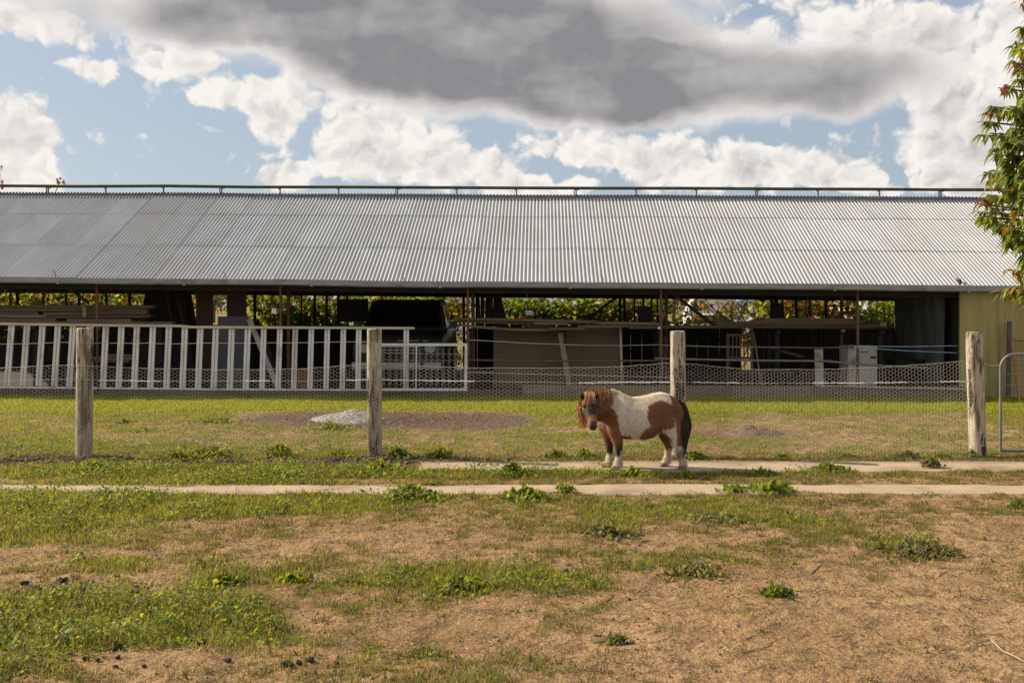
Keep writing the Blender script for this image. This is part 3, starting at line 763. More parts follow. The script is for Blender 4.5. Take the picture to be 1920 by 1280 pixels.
limb([(lx(540), .075, .50, .10, .08), (lx(535), .09, .38, .075, .065), (lx(548), .095, .30, .052, .05), (lx(562), .095, .24, .042, .042), (lx(568), .095, .185, .036, .037), (lx(568), .095, .13, .028, .029),
      (lx(568), .092, .085, .034, .033), (lx(558), .09, .055, .036, .035), (lx(542), .086, .03, .039, .037), (lx(533), .084, .004, .041, .039)])
limb([(lx(1330), -.085, .58, .12, .085), (lx(1290), -.105, .46, .12, .085), (lx(1330), -.112, .37, .085, .065), (lx(1385), -.112, .28, .058, .048), (lx(1425), -.11, .205, .043, .038), (lx(1442), -.108, .155, .034, .031), (lx(1452), -.106, .11, .030, .029),
      (lx(1458), -.106, .075, .034, .033), (lx(1462), -.108, .045, .037, .035), (lx(1462), -.112, .004, .041, .038)])
limb([(lx(1290), .085, .56, .11, .08), (lx(1250), .10, .44, .105, .075), (lx(1270), .105, .34, .07, .056), (lx(1305), .105, .26, .05, .045), (lx(1330), .102, .20, .04, .037), (lx(1315), .10, .15, .032, .031), (lx(1302), .098, .105, .029, .028),
      (lx(1292), .096, .07, .034, .032), (lx(1280), .094, .045, .037, .035), (lx(1265), .09, .004, .041, .038)])
# neck: rings square to its path
def pathloft(rows, sub=4, p=2.0):
    D = dense(rows, sub); rings = []
    for i, r in enumerate(D):
        c = Vector(r[:3]); d = Vector(D[min(i + 1, len(D) - 1)][:3]) - Vector(D[max(i - 1, 0)][:3]); d.normalize()
        side = Vector(r[5:8]); side = (side - d * side.dot(d)).normalized(); up = side.cross(d).normalized()
        rings.append(ellipse(c, side * r[3], up * r[4], 18, p))
    solid(rings)
pathloft([(lx(660), 0, .56, .13, .20, 0, 1, 0), (lx(560), -.01, .60, .125, .185, .1, 1, 0), (lx(470), -.04, .635, .11, .15, .35, 1, 0), (lx(400), -.085, .665, .095, .12, .7, .8, 0), (lx(340), -.12, .68, .08, .10, .9, .4, 0), (lx(305), -.15, .685, .06, .075, 1, .2, 0)])
HT = Vector((lx(290), -.150, lz(262))); HM = Vector((lx(317), -.36, lz(568)))   # poll and muzzle
def hd(t): return HT.lerp(HM, t)
pathloft([(*hd(-.10), .045, .05, 1, 0, .05), (*hd(.0), .070, .085, 1, 0, .05), (*hd(.15), .082, .105, 1, 0, .05), (*hd(.32), .083, .110, 1, 0, .05), (*hd(.50), .070, .098, 1, 0, .05), (*hd(.68), .050, .066, 1, 0, .05),
          (*hd(.82), .043, .052, 1, 0, .05), (*hd(.93), .044, .051, 1, 0, .05), (*hd(1.00), .040, .044, 1, 0, .05), (*hd(1.05), .022, .026, 1, 0, .05)], 3, 2.2)
for s, cx_, cy_ in ((-1, 196, 262), (1, 374, 258)):                      # ears, upright and a little out
    b = Vector((lx(cx_) - s * .012, -.165, lz(cy_ + 8))); t = Vector((lx(cx_) + s * .012, -.225, lz(cy_ - 112)))
    rows = []
    for f, w in ((0, .026), (.25, .030), (.55, .026), (.8, .016), (1, .005)):
        c = b.lerp(t, f); rows.append((*c, w, .013, 1, 0, 0))
    pathloft(rows, 2)
me = bpy.data.meshes.new('pony_cage'); me.from_pydata(pb.v, [], pb.f)
bm = bmesh.new(); bm.from_mesh(me); bmesh.ops.recalc_face_normals(bm, faces=bm.faces); bm.to_mesh(me); bm.free()
tmp = bpy.data.objects.new('pony_cage', me); COL.objects.link(tmp)
md = tmp.modifiers.new('r', 'REMESH'); md.mode = 'VOXEL'; md.voxel_size = .0075
dg = bpy.context.evaluated_depsgraph_get(); dg.update()
bmesh_ = bpy.data.meshes.new_from_object(tmp.evaluated_get(dg)); bpy.data.objects.remove(tmp)
bm = bmesh.new(); bm.from_mesh(bmesh_)
for _ in range(5): bmesh.ops.smooth_vert(bm, verts=bm.verts, factor=.5, use_axis_x=True, use_axis_y=True, use_axis_z=True)
bm.to_mesh(bmesh_); bm.free()
body_me = bmesh_; body_me.name = 'body'
nv = len(body_me.vertices); co = np.zeros(nv * 3, np.float32); body_me.vertices.foreach_get('co', co); co = co.reshape(-1, 3)
def inpoly(px, py, poly):
    r = np.zeros(len(px), bool); n = len(poly); j = n - 1
    for i in range(n):
        xi, yi = poly[i]; xj, yj = poly[j]
        c = ((yi > py) != (yj > py)) & (px < (xj - xi) * (py - yi) / (yj - yi + 1e-9) + xi); r ^= c; j = i
    return r
WHITE = [(590, 120), (1310, 120), (1312, 250), (1318, 318), (1280, 288), (1180, 262), (1100, 278), (1020, 335), (996, 430), (1008, 510), (1050, 560), (1000, 590), (945, 650), (922, 715), (950, 762), (1060, 740), (1180, 655), (1215, 610), (1300, 604), (1345, 570), (1345, 505), (1318, 462),
         (1362, 515), (1370, 650), (1380, 860), (1330, 840), (1300, 720), (1230, 650), (1180, 720), (1000, 790), (830, 790), (835, 735), (770, 700), (708, 700), (690, 690), (660, 600), (640, 480), (622, 400), (580, 352), (535, 335), (572, 290), (600, 245)]
def coat(c):
    x, y, z = c[:, 0], c[:, 1], c[:, 2]
    jx = (fbm(x * 45 + 3, z * 45, 3) - .5) * 34; jz = (fbm(x * 45 + 77, z * 45 + 9, 3) - .5) * 34
    u = (x * SCL + 1195 - 1060) * 6.738 + jx; v = (877 - z * SCL - 710) * 6.738 + jz
    n = fbm(x * 18, z * 18 + y * 9, 4)[:, None]
    brown = np.array([.285, .128, .053]) * (.75 + .5 * n); white = np.array([.74, .68, .59]) * (.88 + .24 * n)
    dark = np.array([.05, .027, .018]) * (.8 + .4 * n)
    col = brown.copy()
    w = inpoly(u, v, WHITE); col[w] = white[w]
    front = x < -.08
    leg = z < .36
    dk = front & (z < .235) & (z > .125); tl = np.clip((.30 - z) / .09, 0, 1)[:, None]
    col = np.where((front & leg & (z > .12))[:, None], brown * (1 - tl) + dark * tl, col)
    dirty = white * np.array([.86, .80, .72]); sock = (z < .145 + .03 * (n[:, 0] - .5)) & front; col[sock] = dirty[sock]
    tongue = front & (z < .20) & (x > lx(675) - 0) & (y < 0); col[tongue] = (white * .8)[tongue]
    sockh = (~front) & (z < .185 + .03 * (n[:, 0] - .5)); col[sockh] = dirty[sockh]
    nearh = (~front) & (y < 0) & (z < .25) & (x > lx(1345)) & (z >= .185); col[nearh] = white[nearh]
    # face
    ax = np.array(HM - HT); Lh = np.linalg.norm(ax); ax = ax / Lh; rel = c - np.array(HT)
    t = rel @ ax / Lh; s = rel[:, 0] - t * (HM.x - HT.x); ff = rel @ np.array([0, -.84, .54])
    head = (y < -.10) & (x < lx(430)) & (t > -.15) & (np.linalg.norm(rel - (t * Lh)[:, None] * ax, axis=1) < .14)
    jn = fbm(x * 60 + 5, z * 60, 3) - .5
    fd = head & (ff > .0) & (((s + .006) / .070) ** 2 + ((t - .34) / .42) ** 2 + jn * .8 < 1)
    col[head] = brown[head] * 1.05
    col[fd] = (np.array([.040, .036, .038]) * (.6 + .8 * n) + brown * .10)[fd]
    br = head & (t > .66) & (t < .84) & (ff > 0.02) & (np.abs(s) < .03); col[br] = (brown * 1.35)[br]
    mz = head & (t > .86); col[mz] = np.array([.075, .052, .046]); mz2 = head & (t > .86) & (np.abs(s) > .030); col[mz2] = np.array([.16, .10, .075])
    chin = head & (t > .84) & (ff < -.010); col[chin] = np.array([.36, .28, .22])
    rimm = head & (t > .80) & (t <= .88) & (np.abs(s) > .028); col[rimm] = np.array([.30, .17, .10])
    ear = (z > lz(240)) & (x < lx(430)) & (y < -.185) & ((x < lx(225)) | (x > lx(345))); col[ear] = np.array([.045, .028, .02])
    return col
cc = np.ones((nv, 4), np.float32); cc[:, :3] = coat(co)
ed = np.zeros(len(body_me.edges) * 2, np.int32); body_me.edges.foreach_get('vertices', ed); ed = ed.reshape(-1, 2)
for _ in range(2):
    acc = cc[:, :3] * 2; cnt = np.full(nv, 2.0)
    np.add.at(acc, ed[:, 0], cc[ed[:, 1], :3]); np.add.at(acc, ed[:, 1], cc[ed[:, 0], :3]); np.add.at(cnt, ed.ravel(), 1)
    cc[:, :3] = acc / cnt[:, None]
at = body_me.color_attributes.new('Col', 'FLOAT_COLOR', 'POINT'); at.data.foreach_set('color', cc.ravel())
body_me.polygons.foreach_set('use_smooth', np.ones(len(body_me.polygons), bool))
body_me.materials.clear()
M['coat'] = pmat('pony_coat', (1, 1, 1), (.82, .80, .78), 40, .75, attr='Col', bump=.004, bscale=90, spec=.2)
M['hair'] = pmat('pony_hair', (1, 1, 1), None, rough=.5, attr='Col', transl=.25, spec=.3, tint=(1, .8, .55))
body = link_mesh('body', body_me, M['coat'], pony)
# short winter coat standing off the skin
nrm = np.zeros(nv * 3, np.float32); body_me.vertices.foreach_get('normal', nrm); nrm = nrm.reshape(-1, 3)
pick = RNG.choice(nv, size=min(nv, 44000), replace=False)
b0 = co[pick]; nn = nrm[pick]; down = np.array([[.15, 0, -1.0]]); tan = down - nn * (nn @ down[0])[:, None]; tan /= (np.linalg.norm(tan, axis=1)[:, None] + 1e-6)
ln = RNG.uniform(.012, .032, len(pick))[:, None]; ln[b0[:, 2] < .13] *= 1.4
rel = b0 - np.array(HT); hdm = (b0[:, 1] < -.17) & (b0[:, 0] < lx(430)); ln[hdm] *= .45
tip = b0 + nn * ln * .55 + tan * ln * .8 + RNG.normal(0, .002, b0.shape); sd = np.cross(nn, tan) * .0022
fv = np.stack([b0 - sd, b0 + sd, tip], 1).reshape(-1, 3); fcn = np.arange(len(fv)).reshape(-1, 3)
fcol = np.repeat(cc[pick][:, :3] * RNG.uniform(.65, 1.35, (len(pick), 1)), 3, axis=0)
fur = np_mesh('coat_hair', fv + np.array([PX, PY, PZ]), fcn, M['hair'], body, cols=fcol); fur['kind'] = 'stuff'
# hooves
for (hx, hy, toe) in ((lx(622), -.122, -.018), (lx(530), .082, -.018), (lx(1460), -.113, -.012), (lx(1262), .088, -.018)):
    rows = []
    for z, rx_, dx in ((-.002, .049, toe), (.012, .047, toe * .8), (.030, .042, toe * .3), (.040, .036, 0)):
        rows.append(ellipse((PX + hx + dx, PY + hy - .008, PZ + z), (rx_, 0, 0), (0, rx_ * .92, 0), 16))
    MB().rings(rows).build('hoof', M['hoof'] if 'hoof' in M else M.setdefault('hoof', pmat('hoof_horn', (.16, .12, .10), (.09, .07, .06), 20, .6)), pony, smooth=True)
# eyes and nostrils
M['eye'] = pmat('eye', (.008, .006, .005), None, rough=.05, spec=.8)
def ball(c, r, mat, name, sq=(1, 1, 1)):
    rows = [ellipse((c[0], c[1], c[2] + r * sq[2] * math.sin(a)), (r * sq[0] * math.cos(a) + 1e-4, 0, 0), (0, r * sq[1] * math.cos(a) + 1e-4, 0), 12) for a in np.linspace(-1.45, 1.45, 8)]
    return MB().rings(rows).build(name, mat, body, smooth=True)
B0 = Vector((PX, PY, PZ))
for s in (-1, 1):
    c = B0 + hd(.33) + Vector((s * .070 - .002, -.062, .040)); ball(c, .0155, M['eye'], 'eye')
    c = B0 + hd(1.0) + Vector((s * .026, -.040, .020)); ball(c, .013, M['eye'], 'nostril', (.9, .7, 1.15))
# hair: ribbons that follow three control points
def hairset(name, n, fn, parent, w=.006):
    Vs = []; Fs = []; Cs = []
    for i in range(n):
        pts, col, ww = fn(i)
        D = dense([tuple(p) for p in pts], 3); m_ = len(D); b = len(Vs)
        ang = random.uniform(-.7, .7); sd = Vector((math.cos(ang), math.sin(ang), 0))
        for k, p in enumerate(D):
            f = k / (m_ - 1); hw = ww * (1 - f ** 2.2) * .5 + .0006
            Vs += [Vector(p) + B0 - sd * hw, Vector(p) + B0 + sd * hw]; Cs += [col, col]
        for k in range(m_ - 1): Fs.append((b + 2 * k, b + 2 * k + 1, b + 2 * k + 3, b + 2 * k + 2))
    return np_mesh(name, np.array([tuple(v) for v in Vs]), np.array(Fs), M['hair'], parent, cols=np.array(Cs))
U = random.uniform
def jit(p, s): return Vector((p[0] + U(-s, s), p[1] + U(-s, s), p[2] + U(-s, s)))
def tan_col():
    f = U(.6, 1.35); return random.choice([(.34 * f, .175 * f, .08 * f), (.30 * f, .14 * f, .06 * f), (.40 * f, .235 * f, .12 * f), (.22 * f, .10 * f, .045 * f), (.17 * f, .08 * f, .04 * f)])
def crest(f):  # from the poll back to the withers
    a = dense([(lx(290), -.115, lz(170)), (lx(400), -.075, lz(168)), (lx(500), -.03, lz(168)), (lx(590), -.005, lz(180)), (lx(680), 0, lz(190))], 8)
    return Vector(a[int(f * (len(a) - 1))])
def m_far(i):   # the long side, falling beyond the face, hair coloured lighter as if sunlit
    f = U(0, .5); r = jit(crest(f), .014); x2 = lx(random.triangular(128, 250, 190)); zend = lz(U(360, 640) - abs((x2 - lx(200)) * SCL * 6.7) * .9)
    y2 = -.10 - .12 * U(0, 1)
    return [r, Vector((lx(U(175, 255)), r.y - .03, lz(U(215, 290)))), Vector((x2, y2, lz(U(360, 440)))), Vector((x2 + U(0, .035), y2 - .01, zend))], tuple(q * k_ for q, k_ in zip(tan_col(), (1.5, 1.45, 1.3))), U(.004, .009)
hairset('mane', 430, m_far, pony)
def m_near(i):
    f = U(.26, .66); r = jit(crest(f), .012); dz = U(.10, .24) * (1.25 - f)
    e = r + Vector((U(-.02, .03), -.085 - .04 * U(0, 1), -dz))
    return [r, r + Vector((U(-.01, .02), -.055, .006)), r.lerp(e, .6) + Vector((0, -.05, .0)), e + Vector((0, -.02, 0))], tan_col(), U(.005, .010)
hairset('mane', 260, m_near, pony)
def m_top(i):
    f = U(0, 1); r = jit(crest(f), .014); wht = f > .72
    e = r + Vector((U(-.05, .05), U(-.05, .03), U(.008, .045) * (1 - .4 * f)))
    c = tan_col() if not wht else tuple(.62 * U(.8, 1.2) * q for q in (1, .93, .82))
    return [r, r.lerp(e, .5) + Vector((0, 0, .012)), e, e + Vector((U(-.02, .03), -.015, -.02))], c, U(.004, .009)
hairset('mane', 240, m_top, pony)
def m_fore(i):
    u = U(212, 362); r = jit(Vector((lx(288 + (u - 288) * .55), -.165, lz(158))), .012); side_ = abs(u - 295) > 48
    e = Vector((lx(u + U(-14, 14)), (-.325 if not side_ else -.285) - .012 * U(0, 1), lz(U(225, 300) if not side_ else U(280, 430))))
    return [r, Vector((lx(288 + (u - 288) * .85), -.245, lz(176))), r.lerp(e, .55) + Vector((0, -.035, .02)), e], tuple(q * 1.25 for q in tan_col()), U(.004, .009)
hairset('forelock', 200, m_fore, pony)
def m_tail(i):
    q = U(0, 1); dx = U(-1, 1); r = Vector((lx(1432 + 18 * q), U(-.04, .04), lz(275 + 40 * q)))
    low = U(760, 1000); bx = 1462 + 90 * dx
    p1 = Vector((lx(1480 + 60 * dx * .8 + 10), U(-.05, .03), lz(390))); p2 = Vector((lx(bx + 22), -.06 + U(-.06, .05), lz(600)))
    p3 = Vector((lx(1432 + 66 * dx * (1.25 - low / 1400)), -.11 + U(-.05, .04), lz(low)))
    f = U(.6, 1.6); c = (.038 * f, .022 * f, .015 * f)
    if dx < -.55 or U(0, 1) < .12: c = (.10 * f, .042 * f, .02 * f)
    return [r, r.lerp(p1, .5) + Vector((.012, 0, .012)), p1, p2, p3], c, U(.007, .013)
hairset('tail', 820, m_tail, pony)
def m_feather(i):
    j = LEG; hx, hy = ((lx(668), -.105), (lx(575), .095), (lx(1475), -.10), (lx(1318), .098))[j]
    r = Vector((hx + U(-.035, .02), hy + U(-.03, .03), U(.05, .13))); e = r + Vector((U(-.005, .03), U(-.02, .02), -U(.03, .06)))
    f = U(.8, 1.15); return [r, r.lerp(e, .5) + Vector((.008, 0, 0)), e], (.62 * f, .54 * f, .44 * f), U(.005, .009)
for LEG in range(4): hairset('feathering', 55, m_feather, pony)

# ------------------------------------------------------------------ the white slatted barrier before the left bays
BY = 19.35
barrier = empty('slatted_barrier', (P(380, 700, BY).x, BY, 0), 'long pale barrier of leaning slotted steel uprights under a top rail', 'barrier')
tops = [22, 51, 80, 109, 137, 168, 199, 228, 257, 287, 317, 347, 376, 405, 435, 465, 495, 525, 554, 584, 614, 644, 673, 703, 762]
RTX = [-300, 0, 100, 200, 340, 358, 420, 560, 775]; RTY = [604, 607, 608, 610, 611, 613, 612.5, 614, 615]
def rty(px): return float(np.interp(px, RTX, RTY))
for px in [-8, -37, -66, -95, -124, -153, -182] + tops:
    lean = float(np.interp(px, [0, 200, 500, 760], [9, 6, 4, 1]))
    t = P(px, rty(px) + 2, BY); b = P(px - lean, float(np.interp(px, [0, 300, 775], [722, 727, 729])), BY)
    m = MB(); ax = (t - b).normalized(); sd = Vector((ax.z, 0, -ax.x)); w = .112 if px < 470 else .10
    for s in (-1, 1): m.bar(b + sd * s * w * .28, t + sd * s * w * .28, w * .43, .03, up=(0, 1, 0))
    L_ = (t - b).length; nsl = 15
    for k in range(nsl):
        p0 = b + ax * (L_ * (k + .03) / nsl) + Vector((0, .012, 0)); m.bar(p0, p0 + ax * (L_ / nsl * .55), w * .15, .004, up=(0, 1, 0))
    m.build('upright', M['alu'], barrier)
for a, b_ in ((-240, 0), (0, 170), (170, 340), (340, 358), (358, 560), (560, 777)):
    MB().bar(P(a, rty(a), BY - .03), P(b_, rty(b_), BY - .03), .05, .045, up=(0, 0, 1)).build('top_rail', M['rail_wood'], barrier)
for a, b_ in ((-240, 200), (200, 400), (400, 600), (600, 772)):
    MB().bar(P(a, float(np.interp(a, [0, 300, 775], [724, 729, 731])), BY), P(b_, float(np.interp(b_, [0, 300, 775], [724, 729, 731])), BY), .04, .028).build('bottom_rail', M['alu'], barrier)

# bed base with zigzag springs
SY = 19.0
bed = empty('spring_bed_base', (P(796, 730, SY).x, SY, 0), 'white metal bed base with rows of zigzag springs standing on edge', 'bed base')
def fbar(x0, y0, x1, y1, w): MB().bar(P(x0, y0, SY), P(x1, y1, SY), .035, w, up=(0, 0, 1) if y0 == y1 else (1, 0, 0)).build('frame_bar', M['white_paint'], bed)
fbar(688, 646, 876, 646, .05); fbar(688, 730, 876, 730, .045); fbar(874, 648.5, 873, 727.5, .05); fbar(690, 648.5, 690, 727.5, .05); fbar(781, 648.5, 780, 727.5, .022)
for k, px in enumerate([702, 713, 719, 731, 743, 753, 775, 787, 799, 809, 820, 831, 842, 853, 865]):
    pts = []; z0 = 652; nlo = 11
    for i in range(nlo * 4 + 1):
        f = i / (nlo * 4); a = i * math.pi / 2
        pts.append(P(px + 3.0 * math.sin(a), z0 + f * (722 - z0) + .9 * math.sin(2 * a), SY))
    MB().tube(pts, .0055, 4, cap=False).build('spring', M['spring'], bed)
for y in (663, 675, 688): MB().tube([P(692, y - 1, SY + .01), P(872, y + 1, SY + .01)], .004, 4).build('tie_wire', M['spring'], bed)

# ------------------------------------------------------------------ dark four wheel drive, nose to the camera
VX, VY = P(748, 700, 21.2).x, 21.0
car = empty('parked_vehicle', (VX, VY, 0), 'dark off-road vehicle parked nose out inside the shed', 'car')
def csec(y, pts): return [(VX + x, VY + y, z) for x, z in pts] + [(VX - x, VY + y, z) for x, z in reversed(pts)]
def shell(secs, name, mat, par=car): return MB().rings([csec(y, p) for y, p in secs]).build(name, mat, par, smooth=True)
shell([(.0, [(.70, .45), (.80, .50), (.84, .70), (.82, .98), (.74, 1.06)]), (.06, [(.78, .38), (.90, .48), (.93, .70), (.91, 1.02), (.80, 1.10)]), (.9, [(.80, .36), (.95, .46), (.97, .75), (.95, 1.10), (.86, 1.20)]),
       (1.15, [(.80, .36), (.95, .46), (.97, .78), (.96, 1.16), (.88, 1.24)]), (4.2, [(.80, .36), (.95, .46), (.97, .78), (.96, 1.16), (.88, 1.24)]), (4.45, [(.75, .42), (.88, .5), (.91, .78), (.9, 1.1), (.82, 1.2)])], 'body', M['car_paint'])
cab = shell([(1.05, [(.86, 1.22), (.86, 1.235), (.85, 1.24)]), (1.55, [(.87, 1.22), (.76, 1.76), (.70, 1.80)]), (1.75, [(.87, 1.22), (.74, 1.83), (.66, 1.875)]), (3.9, [(.87, 1.22), (.74, 1.83), (.66, 1.88)]), (4.35, [(.84, 1.22), (.72, 1.72), (.64, 1.80)])], 'cabin', M['car_paint'])
def quad(pts, name, mat, par, thick=.006):
    a, b, c, d = [Vector(p) for p in pts]; n = (b - a).cross(d - a).normalized() * thick
    MB().add([a, b, c, d, a + n, b + n, c + n, d + n], [(0, 1, 2, 3), (7, 6, 5, 4), (0, 4, 5, 1), (1, 5, 6, 2), (2, 6, 7, 3), (3, 7, 4, 0)]).build(name, mat, par)
def cp(x, y, z): return (VX + x, VY + y, z)
quad([cp(-.78, 1.09, 1.285), cp(.78, 1.09, 1.285), cp(.67, 1.50, 1.73), cp(-.67, 1.50, 1.73)], 'windscreen', M['glass'], cab, .012)
for s in (-1, 1):
    quad([cp(s * .885, 1.5, 1.27), cp(s * .885, 2.4, 1.27), cp(s * .775, 2.4, 1.74), cp(s * .785, 1.72, 1.74)], 'side_window', M['glass'], cab, .012)
    quad([cp(s * .885, 2.5, 1.27), cp(s * .885, 3.5, 1.27), cp(s * .775, 3.5, 1.74), cp(s * .775, 2.5, 1.74)], 'side_window', M['glass'], cab, .012)
    mir = MB().box(cp(s * 1.05, 1.5, 1.33), (.17, .07, .15)).bar(cp(s * .93, 1.5, 1.27), cp(s * 1.0, 1.5, 1.29), .03, .03).build('mirror', M['car_paint'], car, bevel=.01)
    hl = MB().rings([ellipse(cp(s * .66, -.035, .86), (.10, 0, 0), (0, 0, .085), 16), ellipse(cp(s * .66, -.005, .86), (.12, 0, 0), (0, 0, .10), 16), ellipse(cp(s * .66, .05, .86), (.12, 0, 0), (0, 0, .10), 16)]).build('headlight', M['lamp_glass'], car, smooth=True)
    MB().tube([cp(s * .12, 1.0, 1.262), cp(s * .55, 1.06, 1.285)], .012, 5).build('wiper', M['rubber'], car)
gr = MB().box(cp(0, -.005, .86), (.98, .04, .26)).build('grille', M['rubber'], car)
for k in range(4): MB().box(cp(0, -.03, .77 + .06 * k), (.94, .02, .018)).build('grille_bar', M['chrome'], gr)
MB().prism([(-.16, .40), (-.16, .60), (-.10, .64), (-.02, .64), (-.02, .40)], 'x', VX - .92, VX + .92).build('bumper', M['chrome'], car) if False else \
MB().box(cp(0, -.09, .52), (1.84, .16, .20)).build('bumper', M['chrome'], car, bevel=.03)
bb = MB().tube([cp(-.5, -.2, .5), cp(-.5, -.2, 1.0), cp(-.42, -.2, 1.08), cp(.42, -.2, 1.08), cp(.5, -.2, 1.0), cp(.5, -.2, .5)], .028, 8).build('bull_bar', M['car_paint'], car, smooth=True)
MB().box(cp(.30, -.02, 1.02), (.62, .05, .03)).build('bonnet_trim', M['chrome'], car, bevel=.008)
for s in (-1, 1):
    for y in (.75, 3.45):
        rows = [ellipse(cp(s * .80 + o, y, .37), (0, r_, 0), (0, 0, r_), 24) for o, r_ in ((-.12, .30), (-.10, .36), (.10, .36), (.12, .30))]
        wh = MB().rings(rows).build('wheel', M['rubber'], car, smooth=True)
        MB().rings([ellipse(cp(s * .925, y, .37), (0, .20, 0), (0, 0, .20), 18), ellipse(cp(s * .935, y, .37), (0, .17, 0), (0, 0, .17), 18)]).build('rim', M['chrome'], wh)
MB().box(P(662, 580, 22.6) + Vector((0, 0, -.02)), (.66, .05, .50)).build('standing_board', M['grey_board'])
tag(bpy.data.objects['standing_board'], 'dark flat board on two legs left of the parked vehicle', 'board')
bpy.data.objects['standing_board'].data.materials[0] = M['shade_black_timber']
o_ = bpy.data.objects['standing_board']
MB().bar(P(640, 605, 22.6), (P(640, 605, 22.6).x, 22.6, 0), .05, .04).build('leg', M['shade_black_timber'], o_); MB().bar(P(684, 605, 22.6), (P(684, 605, 22.6).x, 22.6, 0), .05, .04).build('leg', M['shade_black_timber'], o_)

# ------------------------------------------------------------------ racks of timber: trestles and loose planks
def trestle(px0, px1, py, Y, label):
    t = empty('timber_rack', (P((px0 + px1) / 2, py, Y).x, Y, 0), label, 'rack')
    for px in (px0, (px0 + px1) / 2, px1):
        p = P(px, py, Y)
        for dy in (-.3, .35): MB().box((p.x, Y + dy, p.z / 2 - .02), (.07, .07, p.z - .02)).build('leg', M['shade_black_timber'], t)
        MB().box((p.x, Y + .02, p.z - .035), (.08, .9, .06)).build('bearer', M['shade_black_timber'], t)
        MB().box((p.x, Y + .02, .60), (.06, .8, .06)).build('lower_bearer', M['shade_black_timber'], t)
PL1 = ['lowest and longest plank of the left stack', 'plank second from the bottom at the left end of the left stack', 'short plank second from the bottom at the right end of the left stack', 'plank third from the bottom at the far left of the left stack', 'plank third from the bottom below the offcut in the left stack', 'plank fourth from the bottom at the far left of the left stack', 'plank fourth from the bottom beside the offcut in the left stack', 'long plank just under the top of the left stack', 'shorter plank at right just under the top of the left stack', 'topmost plank of the left stack']
PL2 = ['long upper plank at the left end of the middle rack', 'second plank at the left end of the middle rack', 'sagging lowest plank at the left of the middle rack', 'short offcut plank below the fan wheel', 'short plank right beside the fan wheel', 'upper plank at the right end of the middle rack', 'lower long plank at the right end of the middle rack', 'thin plank on top left of the middle rack', 'small plank end hanging low in the middle rack', 'short low plank at the right post of the middle rack']
PL3 = ['longest plank running the whole right rack', 'dark-fronted upper plank of the right rack', 'lowest plank of the right rack', 'plank below the canister on the right rack', 'topmost plank the canister stands on', 'plank ending at the jutting timber end of the right rack', 'short middle plank of the right rack']
def plank(px0, py0, px1, py1, Y, th, label, dep=.14, grp=None, bow=0):
    a, b = P(px0, py0, Y), P(px1, py1, Y); m = MB(); rings = []
    for i in range(5):
        f = i / 4; p = a.lerp(b, f) + Vector((0, 0, -bow * math.sin(math.pi * f)))
        rings.append([p + Vector((0, u, v)) for u, v in ((-dep / 2, -th / 2), (dep / 2, -th / 2), (dep / 2, th / 2), (-dep / 2, th / 2))])
    o = m.rings(rings).build('plank', M['plank'], bevel=.004); tag(o, label, 'plank', grp); return o
rp = random.Random(21)
trestle(-150, 310, 609, 20.6, 'dark timber rack carrying planks at the left of the shed')
g1 = 'planks stacked on the left rack'
for k, (a, ya, b_, yb) in enumerate([(-260, 605, 326, 606), (-250, 598.5, 108, 600), (128, 600, 248, 600), (-240, 592, 92, 593), (80, 594, 284, 592), (-230, 586, 75, 587), (85, 588, 278, 586), (-240, 580, 160, 580.5), (110, 581, 278, 580), (-220, 574.5, 290, 575)]):
    plank(a, ya, b_, yb, 20.35 + .03 * (k % 3), .062, PL1[k], .18, g1)
for k in range(5): plank(-230 + 20 * k, 605 - 6.5 * k, 270 + rp.uniform(-20, 20), 605 - 6.5 * k, 20.75, .062, 'plank in the back row of the left stack', .18, g1)
o = plank(158, 576, 158, 592, 20.2, .2, 'short pale offcut standing against the left plank stack', .05)
o = bpy.data.objects.remove(o) 
tag(MB().box(P(159, 584, 20.14), (.075, .05, .20)).build('timber_offcut', M['light_wood']), 'short pale offcut standing against the left plank stack', 'offcut')
trestle(885, 1232, 620, 20.5, 'dark timber rack carrying planks in the middle bay')
g2 = 'planks lying on the middle rack'
for k, (a, ya, b_, yb, bw) in enumerate([(850, 597, 1120, 603, 0), (858, 602, 1000, 606, .0), (862, 609, 1062, 617, .05), (990, 611, 1034, 611, 0), (1000, 606, 1065, 607, 0), (1070, 604, 1236, 607, 0), (1082, 612, 1238, 610, 0), (862, 599, 1010, 601, 0), (1030, 616, 1096, 616, 0), (1180, 614, 1240, 614, 0)]):
    plank(a, ya, b_, yb, 20.1 + .07 * (k % 4), .05, PL2[k], .15, g2, bw)
trestle(1260, 1640, 618, 20.5, 'dark timber rack carrying planks in the right bay')
g3 = 'planks lying on the right rack'
for k, (a, ya, b_, yb) in enumerate([(1242, 613, 1660, 611), (1340, 606, 1620, 603), (1240, 612, 1640, 614.5), (1410, 603, 1615, 604), (1430, 599, 1600, 599.5), (1500, 608, 1658, 607), (1345, 608, 1600, 608.5)]):
    plank(a, ya, b_, yb, 20.1 + .08 * (k % 3), .055, PL3[k], .16, g3)
tag(MB().box(P(1655, 607.5, 20.02), (.12, .10, .085)).build('timber_offcut', M['light_wood']), 'pale squared timber end jutting out at the right rack', 'offcut')

